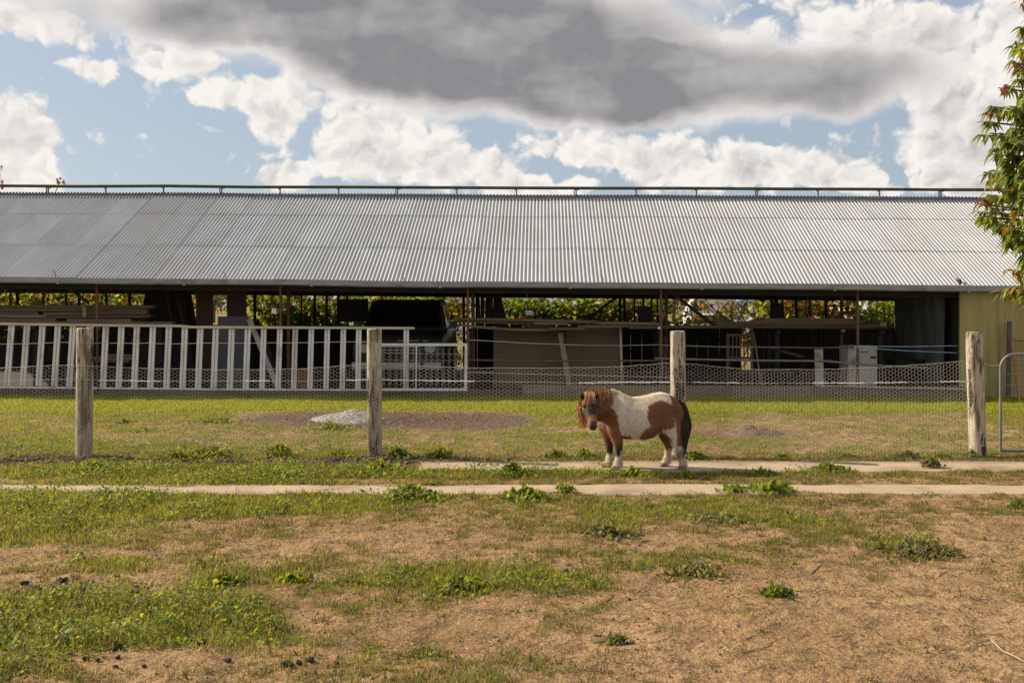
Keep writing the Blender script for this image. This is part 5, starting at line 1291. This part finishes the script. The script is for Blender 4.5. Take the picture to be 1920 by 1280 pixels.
# ------------------------------------------------------------------ tree at the right edge
TY = 8.2
tx = P(2105, 600, TY).x
tree = empty('red_tipped_tree', (tx, TY, 0), 'leafy tree with red young shoots at the right edge of the picture', 'tree')
m = MB(); rr = random.Random(12)
m.tube([(tx, TY, -.1), (tx + .03, TY, .7), (tx - .03, TY + .02, 1.5), (tx + .02, TY, 2.6), (tx, TY, 3.9), (tx - .05, TY, 5.0)], [.11, .085, .07, .05, .03, .012], 9); m.build('trunk', M['bark'], tree, smooth=True)
OUTX = [-200, 0, 60, 110, 150, 180, 205, 225, 260, 300, 330, 346, 365, 385, 420, 450, 480, 520, 545, 565]; OUTP = [1945, 1922, 1908, 1899, 1894, 1880, 1858, 1843, 1853, 1860, 1866, 1868, 1850, 1832, 1846, 1876, 1884, 1887, 1892, 1908]
shoots = []
for py in np.arange(-190, 566, 15.0):
    ex = float(np.interp(py, OUTX, OUTP))
    for k in range(rr.choice([0, 1, 2, 2])): shoots.append((Vector((P(ex + 10 + rr.uniform(0, 14), py + rr.uniform(-5, 5), TY).x, TY + rr.uniform(-.25, .2), P(0, py - 6, TY).z)), 1))
    for k in range(7 if py > 190 else 3):
        a = rr.uniform(-.4, .4); px = ex + 26 + (1990 - ex - 26) * rr.random() ** 1.1; shoots.append((Vector((P(px, py, TY).x, TY + rr.uniform(-.55, .45), P(0, py + rr.uniform(-10, 10), TY).z)), 0))
    for k in range(5):                                                  # the far half of the crown, out of the frame
        a = rr.uniform(0, 6.28); q = rr.uniform(.3, 1) * 1.1; shoots.append((Vector((tx + .15 + q * math.cos(a) * .8, TY + q * math.sin(a), P(0, py, TY).z)), 0))
for ex, py, kind in ((1842, 207, 2), (1848, 213, 2), (1872, 165, 2), (1880, 160, 2), (1896, 118, 2), (1906, 5, 2), (1838, 372, 2), (1832, 382, 2), (1864, 352, 2),  (1888, 505, 3), (1905, 540, 3), (1910, 340, 3), (1884, 425, 3), (1902, 395, 3)):
    shoots.append((P(ex, py, TY + rr.uniform(-.15, .1)), kind))
m = MB(); LV = []; LF = []; LC = []
def leafblade(base, d, side, L_, w, droop, col):
    b = len(LV); n_ = 4; up = side.cross(d).normalized()
    for i in range(n_ + 1):
        f = i / n_; ww = w * math.sin(math.pi * (.06 + .90 * f ** .8)) * .5 + .0008; c = base + d * (L_ * f) + Vector((0, 0, -droop * L_ * f * f))
        LV.extend([c - side * ww + up * (.25 * ww), c, c + side * ww + up * (.25 * ww)]); LC.extend([col] * 3)
    for i in range(n_):
        o = b + 3 * i; LF.extend([(o, o + 1, o + 4, o + 3), (o + 1, o + 2, o + 5, o + 4)])
GRN = [(.14, .20, .035), (.085, .14, .03), (.20, .26, .04), (.30, .30, .05)]; RED = [(.24, .05, .045), (.26, .09, .04), (.16, .055, .035)]; ORG = [(.38, .17, .03), (.32, .20, .03), (.26, .24, .03)]
for c, kind in shoots:
    o = Vector((tx, TY, min(c.z, 4.6) - .25)); dirn = (c - o).normalized()
    if rr.random() < .6: m.tube([o, o.lerp(c, .55) + Vector((0, 0, .05)), c], [.014, .009, .004], 4, cap=False)
    n_ = rr.randint(11, 16) if kind < 2 else rr.randint(5, 7)
    for k in range(n_):
        a = rr.uniform(0, 6.28); d = (Vector((math.cos(a), math.sin(a) * .9, rr.uniform(-.75, .35))) + dirn * .45).normalized()
        sd = d.cross(Vector((rr.uniform(-.5, .5), rr.uniform(-.5, .5), 1))).normalized(); f = rr.uniform(.75, 1.3)
        base = rr.choice(RED) if kind == 2 else rr.choice(ORG) if kind == 3 else (rr.choice(ORG) if rr.random() < .05 else rr.choice(GRN))
        L_ = rr.uniform(.055, .105) if kind != 2 else rr.uniform(.045, .08); leafblade(c - dirn * rr.uniform(0, .09), d, sd, L_, L_ * rr.uniform(.30, .42), rr.uniform(.4, 1.0), tuple(q * f for q in base))
m.build('branches', M['bark'], tree)
np_mesh('crown', np.array([tuple(v) for v in LV]), np.array(LF), M['gloss_leaf'], tree, cols=np.array(LC), smooth=True)

# ------------------------------------------------------------------ grass
def grass_field():
    out_v = []; out_c = []
    def blades(n, y0, y1, test, hmin, hmax, w0, colfn, seed):
        rg = np.random.default_rng(seed); y = np.sqrt(rg.uniform(y0 * y0, y1 * y1, n)); x = rg.uniform(-.58, .58, n) * y + rg.uniform(-.5, .5, n)
        g, d, s = cover(x, y); p, cl = test(g, d, s); keep = (rg.random(n) < p) & ~on_path(x, y)
        x, y, g, d = x[keep], y[keep], g[keep], d[keep]; m_ = len(x)
        h = rg.uniform(hmin, hmax, m_) * (.55 + .6 * np.clip(cl[keep], 0, 1.2)); a = rg.uniform(0, 6.283, m_); ln = rg.uniform(.15, .95, m_) * h
        w = w0 * rg.uniform(.7, 1.4, m_) * (1 + np.maximum(y - 6, 0) * .09)
        b = np.stack([x, y, gz(x, y) - .004], 1); t = b + np.stack([np.cos(a) * ln, np.sin(a) * ln, h], 1); c2 = a + rg.uniform(.9, 2.2, m_)
        sd = np.stack([np.cos(c2) * w, np.sin(c2) * w, np.zeros(m_)], 1)
        out_v.append(np.stack([b - sd, b + sd, t], 1).reshape(-1, 3)); out_c.append(np.repeat(colfn(m_, g, d, y, rg), 3, axis=0))
    def cgreen(m_, g, d, y, rg):
        c = palette(m_, [(.265, .285, .035), (.18, .21, .03), (.34, .325, .055), (.38, .30, .11)], [5, 4, 3, 2.5], rg)
        far = np.clip((y - 15.5) / 2, 0, 1)[:, None]; return c * (1 - far) + far * c * np.array([1.15, 1.25, .9])
    def cdry(m_, g, d, y, rg): return palette(m_, [(.33, .245, .115), (.20, .15, .065), (.44, .35, .18), (.17, .17, .055), (.09, .06, .035)], [4, 4, 2.5, 4, 2], rg)
    blades(430000, 4.0, 19.6, lambda g, d, s: (np.clip(g * .95 + .03, 0, 1), g), .016, .055, .0034, cgreen, 1)
    blades(430000, 4.0, 12.0, lambda g, d, s: (np.clip(d * .8 + .12, 0, 1), d * .9), .008, .036, .0026, cdry, 2)
    blades(150000, 11.5, 18.5, lambda g, d, s: (np.clip(d * .9, 0, 1), d), .015, .04, .003, lambda m_, g, d, y, rg: palette(m_, [(.28, .31, .06), (.22, .27, .045), (.36, .31, .11), (.13, .16, .035)], [4, 5, 2.5, 2], rg), 3)
    blades(90000, 16.6, 19.3, lambda g, d, s: (np.ones_like(g) * .9, g), .02, .05, .0035, lambda m_, g, d, y, rg: palette(m_, [(.38, .42, .035), (.48, .46, .05), (.28, .34, .035)], [4, 3, 3], rg), 4)
    V = np.concatenate(out_v); C = np.concatenate(out_c)
    o = np_mesh('grass', V, np.arange(len(V)).reshape(-1, 3), M['grass'], cols=C); tag(o, 'short patchy green and dry grass over the paddock', 'grass', kind='stuff')
    print('grass tris', len(V) // 3)
grass_field()
# creeping broad-leaved ground cover in the green patches
def ground_cover():
    rg = np.random.default_rng(8); n = 230000; y = np.sqrt(rg.uniform(4.2 ** 2, 13.2 ** 2, n)); x = rg.uniform(-.58, .58, n) * y
    g, d, s = cover(x, y); cl = fbm(x * 3.1 + 5, y * 3.1, 3); keep = (rg.random(n) < np.clip((g - .35) * 1.3, 0, .9) * np.clip((cl - .40) * 5, 0.03, 1)) & ~on_path(x, y)
    x, y, g, cl = x[keep], y[keep], g[keep], cl[keep]; m_ = len(x); z = gz(x, y) + rg.uniform(.005, .10, m_) * np.clip((cl - .34) * 3.6, .15, 1.3) * np.clip(g, .3, 1)
    c = palette(m_, [(.20, .27, .035), (.29, .34, .045), (.08, .115, .028), (.22, .21, .09)], [5, 4, 4, 2], rg)
    o = scatter('ground_cover', np.stack([x, y, z], 1), rg.uniform(.014, .036, m_), c, M['leaf'], rng=rg, shape=(DIAMOND, DIAMOND_F), flat=.55); tag(o, 'low broad-leaved weeds spread over the green patches', 'weeds', kind='stuff')
ground_cover()
# small tufts rooted all over the thin pasture
def tufts():
    rg = np.random.default_rng(91); n = 9000; y = np.sqrt(rg.uniform(4.2 ** 2, 11.9 ** 2, n)); x = rg.uniform(-.57, .57, n) * y; g, d, s = cover(x, y); px, py = to_lay(x, y)
    k = (rg.random(n) < np.clip(.18 + .55 * d + .5 * g - .75 * np.clip(blobsum(px, py, BARE), 0, 1), .05, 1)) & ~on_path(x, y); x, y, g = x[k], y[k], g[k]; n = len(x); nb_ = 16
    base = palette(n, [(.10, .115, .035), (.16, .16, .045), (.085, .09, .05), (.25, .20, .09), (.17, .22, .035)], [4, 4, 3, 3, 3], rg); sz = rg.uniform(.5, 1.5, n) * (1 + .5 * np.clip(g, 0, 1))
    X = np.repeat(x, nb_) + rg.normal(0, .022, n * nb_) * np.repeat(sz, nb_); Y = np.repeat(y, nb_) + rg.normal(0, .018, n * nb_) * np.repeat(sz, nb_); a = rg.uniform(0, 6.283, n * nb_); h = rg.uniform(.012, .038, n * nb_) * np.repeat(sz, nb_); ln = h * rg.uniform(.3, 1.6, n * nb_)
    b = np.stack([X, Y, gz(X, Y) - .003], 1); t = b + np.stack([np.cos(a) * ln, np.sin(a) * ln, h], 1); c2 = a + 1.57; w = rg.uniform(.0022, .0045, n * nb_); sd = np.stack([np.cos(c2) * w, np.sin(c2) * w, np.zeros(n * nb_)], 1)
    V = np.stack([b - sd, b + sd, t], 1).reshape(-1, 3); C = np.repeat(np.repeat(base, nb_, axis=0) * rg.uniform(.7, 1.35, (n * nb_, 1)), 3, axis=0)
    o = np_mesh('grass_tufts', V, np.arange(len(V)).reshape(-1, 3), M['grass'], cols=C); tag(o, 'small dark and dry tufts scattered over the pasture', 'grass', kind='stuff')
tufts()
# single weed plants
def weed(px, py, w, h, label, cols, wts, n=170, tall=False, lf=.042):
    c = G(px, py); c.z = float(gz(c.x, c.y)) + (.03 if bool(on_path(np.array([c.x]), np.array([c.y]))[0]) else 0)
    rg = np.random.default_rng(int(px * 7 + py)); t = empty('weed_plant', c, label, 'weed', 'leafy weeds growing by the path and fence')
    n = int(n * 1.0); w *= 1.3; h *= .62; lf *= .85; n = int(n * 1.15); r_ = np.abs(rg.normal(0, .5, n)); a = rg.uniform(0, 6.283, n); x = c.x + r_ * np.cos(a) * w / 2; y = c.y + r_ * np.sin(a) * w / 2.4
    prof = np.clip(1 - r_ ** 1.3, .10, 1) * (.25 + 1.4 * fbm(x * 8, y * 8, 2)); z = c.z + rg.uniform(.08, 1, n) ** .8 * h * prof
    scatter('leaves', np.stack([x, y, z], 1), rg.uniform(.6, 1.3, n) * lf, palette(n, cols, wts, rg), M['leaf'], t, rng=rg, flat=.85)
    m = MB(); k = min(n, 26)
    for i in range(k): m.tube([(c.x + (x[i] - c.x) * .15, c.y + (y[i] - c.y) * .15, c.z - .01), (x[i], y[i], z[i])], [.003, .0018], 3, cap=False)
    m.build('stalks', M['leafstem'] if 'leafstem' in M else M.setdefault('leafstem', pmat('green_stem', (.11, .13, .03), None, rough=.7)), t)
    if tall:
        for i in range(5):
            q = Vector((c.x + rg.uniform(-.3, .3) * w, c.y, c.z)); MB().tube([q, q + Vector((rg.uniform(-.03, .03), 0, h * .9)), q + Vector((rg.uniform(-.06, .06), 0, h * 1.35))], [.004, .002], 3).build('flower_stalk', M['leafstem'], t)
WG = [(.20, .25, .035), (.27, .31, .045), (.11, .145, .03), (.33, .31, .05)]; GY = [(.20, .19, .09), (.25, .235, .11), (.125, .13, .06), (.29, .25, .11)]; YG = [(.30, .33, .035), (.22, .27, .035), (.36, .33, .06), (.12, .15, .035)]
for a in [(385, 856, .75, .24, 'tall yellow-green weed right of the round left post', YG, [4, 3, 2, 2], 420, True), (330, 858, .40, .15, 'small weed left of the tall yellow-green weed', WG, [3, 2, 2, 1], 160), (525, 857, .45, .18, 'yellow-green weed with upright stalks before the bare patch', YG, [4, 3, 2, 2], 200, True),
   (640, 858, .38, .15, 'bright weed just left of the cracked pale post', WG, [3, 4, 1, 1], 170), (748, 858, .34, .17, 'dark weed just right of the cracked pale post', WG, [3, 1, 4, 0], 170), (825, 858, .42, .18, 'bushy weed second to the right of the cracked pale post', WG, [3, 3, 3, 1], 220), (405, 793, .75, .13, 'low spreading weed on the far side of the fence at left', WG, [3, 2, 3, 1], 260),
   (232, 792, .22, .10, 'small dark tuft beyond the fence right of the left post', WG, [2, 1, 4, 0], 80), (275, 808, .26, .07, 'flat dark tuft beyond the fence', WG, [2, 1, 4, 0], 80), (620, 806, .75, .14, 'weeds in front of the pale ash heap', WG, [3, 4, 1, 1], 240), (770, 934, .62, .17, 'large round-leaved weed left end of the front strip', WG, [4, 4, 2, 0], 380, False, .05),
   (985, 934, .55, .16, 'large round-leaved weed at the middle of the front strip', WG, [4, 4, 2, 0], 360, False, .05), (1062, 925, .2, .08, 'small weed at the front strip edge below the pony', WG, [3, 3, 2, 0], 90), (1445, 925, .36, .13, 'dark rosette weed on the front strip edge at right', WG, [4, 2, 4, 0], 240, False, .05), (1375, 924, .24, .06, 'small flat weed left of the dark rosette weed', WG, [4, 2, 3, 0], 90),
   (1282, 896, .24, .10, 'small bright weed below the pony tail', YG, [4, 4, 1, 1], 110), (1182, 890, .28, .13, 'weed in front of the pony front hooves', WG, [3, 4, 2, 0], 170), (960, 892, .36, .17, 'bushy weed between the strips left of the pony', WG, [3, 4, 2, 0], 260), (1555, 884, .36, .12, 'round dark weed between the strips right of the pony', WG, [4, 3, 3, 0], 230, False, .048),
   (1745, 878, .20, .13, 'grey-green weed standing on the back strip', GY, [3, 3, 2, 1], 140), (1425, 890, .34, .11, 'feathery weed in the pony shadow', WG, [3, 2, 3, 1], 150), (1300, 860, .26, .15, 'dark leafy weed behind the pony tail', WG, [4, 1, 4, 0], 200, False, .055), (1042, 858, .34, .10, 'weed behind the strip left of the pony', WG, [3, 2, 3, 0], 140), (1098, 858, .26, .13, 'upright weed below the pony head', WG, [3, 4, 1, 1], 130, True),
   (1700, 857, .34, .12, 'weed right of centre along the fence foot', GY, [2, 2, 3, 1], 160), (1765, 857, .26, .08, 'low weed left of the leaning post', WG, [3, 1, 3, 0], 110), (1822, 856, .2, .12, 'weed at the foot of the leaning post', WG, [3, 1, 4, 0], 120), (1590, 857, .26, .07, 'small weed along the fence foot right of the pony', WG, [3, 1, 3, 0], 90), (1465, 857, .20, .07, 'tiny green weed along the fence foot', WG, [4, 3, 1, 0], 80),
   (1460, 1117, .17, .055, 'lone dark weed on the bare soil at right', WG, [3, 1, 5, 0], 130), (1720, 1032, .62, .11, 'large grey-green weed patch at right', GY, [3, 3, 3, 2], 420), (1140, 1000, .50, .11, 'grey-green weed patch below the front strip', GY, [3, 3, 3, 1], 330), (1345, 975, .62, .09, 'long dark weed patch below the pony', GY, [3, 2, 4, 1], 300), (415, 1088, .34, .10, 'weed clump on the bare soil at left', YG, [3, 3, 1, 3], 200, True),
   (545, 1084, .22, .07, 'second weed clump on the bare soil at left', WG, [3, 2, 3, 1], 130), (860, 1095, .48, .10, 'dark green weed patch in the middle foreground', WG, [4, 4, 3, 0], 420), (1160, 1203, .16, .05, 'little dark weed in the right middle foreground', GY, [2, 1, 4, 0], 90), (1300, 1075, .42, .07, 'low olive weed patch in the right foreground', GY, [2, 3, 3, 2], 220), (180, 885, .55, .15, 'leafy weed below the round left post', WG, [4, 4, 2, 0], 320, False, .05),
   (715, 885, .5, .13, 'leafy weed below the cracked pale post', WG, [4, 4, 2, 0], 300, False, .05), (1908, 948, .16, .06, 'small dark weed at the right border', WG, [3, 1, 4, 0], 90), (520, 890, .5, .13, 'leafy weed left of centre between the strips', WG, [4, 4, 2, 0], 300, False, .05)]:
    weed(*a)

# ------------------------------------------------------------------ heaps, clods, sticks
def heap(name, px, py, rx, ry, h, mat, label, seed):
    c = G(px, py); n = 46; V = []; Fc = []
    for j in range(n):
        for i in range(n):
            u, v = 2 * i / (n - 1) - 1, 2 * j / (n - 1) - 1; r_ = math.hypot(u, v); x, y = c.x + u * rx, c.y + v * ry
            z = h * max(0, 1 - r_ ** 1.5) * (.55 + .9 * float(fbm(x * 3 + seed, y * 3, 4))) + .035 * (float(fbm(x * 22, y * 22, 2)) - .5) * max(0, 1 - r_) - .03 * r_ - .012
            V.append((x, y, z + float(gz(x, y))))
    Fc = [(j * n + i, j * n + i + 1, (j + 1) * n + i + 1, (j + 1) * n + i) for j in range(n - 1) for i in range(n - 1)]
    o = np_mesh(name, V, Fc, mat, smooth=True, loc=(c.x, c.y, 0)); tag(o, label, 'heap')
M['ash'] = pmat('ash_and_straw', (.36, .32, .29), (.17, .145, .125), 22, .95, bump=.02, bscale=30, detail=8, lo=.42, hi=.58)
M['heap_soil'] = pmat('heap_soil', (.20, .13, .085), (.10, .065, .043), 16, .95, bump=.02, bscale=26, detail=8)
heap('ash_heap', 652, 787, .68, .6, .14, M['ash'], 'pale grey heap of ash and straw beyond the fence', 3)
heap('soil_heap', 1412, 813, .50, .34, .15, M['heap_soil'], 'low brown soil heap right of the pony', 9)
def rock(rg, r_):
    bm = bmesh.new(); bmesh.ops.create_icosphere(bm, subdivisions=2, radius=r_)
    for v in bm.verts: v.co *= .72 + .5 * rg.random(); v.co.z *= .75
    me = bpy.data.meshes.new('clod'); bm.to_mesh(me); bm.free(); return me
rk = random.Random(31); protos = [rock(rk, 1.0) for _ in range(5)]
for me in protos: me.materials.append(M['clod'])
for k, (px, py, sz) in enumerate([(45, 1098, .035), (68, 1103, .025), (112, 1093, .05), (122, 1091, .04), (100, 1112, .035), (32, 1114, .025), (97, 1101, .018), (256, 1103, .032), (271, 1098, .02), (334, 1108, .022), (222, 1220, .036), (213, 1222, .028), (221, 1237, .025), (216, 1252, .02), (380, 1204, .032), (372, 1206, .026), (427, 1240, .03), (536, 1248, .038), (560, 1244, .03), (582, 1239, .034), (545, 1250, .03), (270, 1250, .022), (160, 1240, .03), (183, 1242, .022), (1520, 1000, .02), (1605, 993, .025), (1180, 1120, .02), (1490, 1057, .02), (1215, 1160, .014), (630, 1240, .02)]):
    c = G(px, py); o = link_mesh('dung_clod', protos[k % 5], M['clod'], loc=(c.x, c.y, float(gz(c.x, c.y)) + sz * .35)); o.scale = (sz * rk.uniform(.42, .78), sz * rk.uniform(.42, .75), sz * .5); o.rotation_euler = (0, 0, rk.uniform(0, 6))
    lb = 'dark dung clod in the scatter above the lower left grass patch' if px < 340 and py < 1120 else 'dark dung clod at the lower edge of the left grass patch' if px < 300 else 'dark dung clod just right of the lower left grass patch' if px < 450 else 'dark dung clod in the short row at lower left of centre' if px < 600 else 'lone small dark clod on the bare soil'
    tag(o, lb, 'clod', 'dark clods in the foreground')
# crumbled soil beside the back strip and loose bits on the bare patches
def crumbs(name, n, fn, smin, smax, mat, label, seed):
    rg = np.random.default_rng(seed); x, y = fn(rg, n); s = rg.uniform(smin, smax, len(x)) * rg.uniform(.4, 1, len(x)); oct_ = np.array([(1, 0, 0), (-1, 0, 0), (0, 1, 0), (0, -1, 0), (0, 0, .8), (0, 0, -.8)])
    Rm = rand_rot(len(x), rg); b = np.einsum('nij,kj->nki', Rm, oct_) * (s[:, None] * rg.uniform(.6, 1.2, (len(x), 6)))[:, :, None]; c = np.stack([x, y, gz(x, y) + s * .3], 1)
    ft = np.array([(0, 2, 4), (2, 1, 4), (1, 3, 4), (3, 0, 4), (2, 0, 5), (1, 2, 5), (3, 1, 5), (0, 3, 5)])
    o = np_mesh(name, (b + c[:, None, :]).reshape(-1, 3), (np.arange(len(x))[:, None, None] * 6 + ft[None]).reshape(-1, 3), mat); tag(o, label, 'soil', kind='stuff')
def band(rg, n):
    px = rg.uniform(-150, 960, n); py = rg.normal(864, 4.5, n); Y = F * H / (py - HZ); x = (px - 960) * Y / F; k = (rg.random(n) < .25 + .9 * (fbm(x * 2.2, Y * 2, 3) > .5)) & (rg.random(n) < np.clip((1000 - px) / 260, .15, 1)); return x[k], Y[k]
crumbs('soil_crumbs', 2600, band, .010, .045, M['soil_clod'], 'crumbled brown soil along the fence foot', 3)
def loose(rg, n):
    y = np.sqrt(rg.uniform(4.2 ** 2, 11.5 ** 2, n)); x = rg.uniform(-.56, .56, n) * y; k = ~on_path(x, y); return x[k], y[k]
crumbs('loose_soil', 7000, loose, .003, .012, M['soil_clod'], 'loose crumbs of soil on the paddock', 5)
def patch(rg, n):
    px = rg.normal(760, 130, n); py = rg.normal(787, 8, n); Y = F * H / (py - HZ); return (px - 960) * Y / F, Y
crumbs('patch_soil', 2500, patch, .006, .02, M['heap_soil'], 'dark crumbly soil of the bare patch beyond the fence', 6)
def straws():
    rg = np.random.default_rng(77); n = 2800; y = np.sqrt(rg.uniform(4.2 ** 2, 16 ** 2, n)); x = rg.uniform(-.56, .56, n) * y; k = ~on_path(x, y); x, y = x[k], y[k]; n = len(x)
    L_ = rg.uniform(.02, .09, n); a = rg.uniform(0, 6.283, n); c2 = np.stack([np.cos(a), np.sin(a), rg.uniform(-.12, .22, n)], 1); w = np.stack([-np.sin(a), np.cos(a), np.zeros(n)], 1) * rg.uniform(.0012, .003, n)[:, None]
    b = np.stack([x, y, gz(x, y) + .006], 1); e = b + c2 * L_[:, None]
    V = np.stack([b - w, b + w, e + w * .6, e - w * .6], 1).reshape(-1, 3)
    o = np_mesh('straw_litter', V, np.arange(len(V)).reshape(-1, 4), M['grass'], cols=np.repeat(palette(n, [(.50, .40, .22), (.34, .25, .13), (.10, .065, .04), (.22, .09, .04)], [5, 4, 3, 1], rg), 4, axis=0)); tag(o, 'dry straw and leaf litter scattered on the paddock', 'straw', kind='stuff')
straws()
def stick(pts, r_, label, mat='stick', grp=None):
    P3 = []
    for px, py, z in pts: c = G(px, py); P3.append((c.x, c.y, float(gz(c.x, c.y)) + z))
    tag(MB().tube(P3, [r_] + [r_ * .8] * (len(P3) - 2) + [r_ * .5], 6).build('stick', M[mat], smooth=True), label, 'stick', grp)
M['pale_stick'] = pmat('pale_stick', (.36, .29, .21), (.22, .17, .12), 14, .8)
stick([(1822, 1216, .012), (1858, 1212, .02), (1880, 1232, .025), (1902, 1246, .02), (1924, 1255, .012)], .006, 'forked pale stick in the lower right corner', 'pale_stick')
for k, (a, b_, c, d) in enumerate([(1392, 1219, 1446, 1218), (1706, 1118, 1758, 1119), (1560, 1196, 1610, 1197), (1395, 1198, 1440, 1197), (1640, 1130, 1615, 1127), (1845, 1195, 1880, 1198), (1180, 1245, 1225, 1248), (1520, 1067, 1540, 1067), (1760, 1075, 1775, 1076), (980, 1250, 1010, 1255), (1400, 1028, 1420, 1024), (1120, 1125, 1150, 1121)]):
    dv = rk.uniform(-9, 9); b_ += dv; d -= dv
    stick([(a, b_, .003), ((a + c) / 2 + rk.uniform(-4, 4), (b_ + d) / 2 + rk.uniform(-2, 2), .006), (c, d, .003)], rk.uniform(.0022, .004), 'short thin twig lying on the bare soil', grp='twigs on the bare soil')
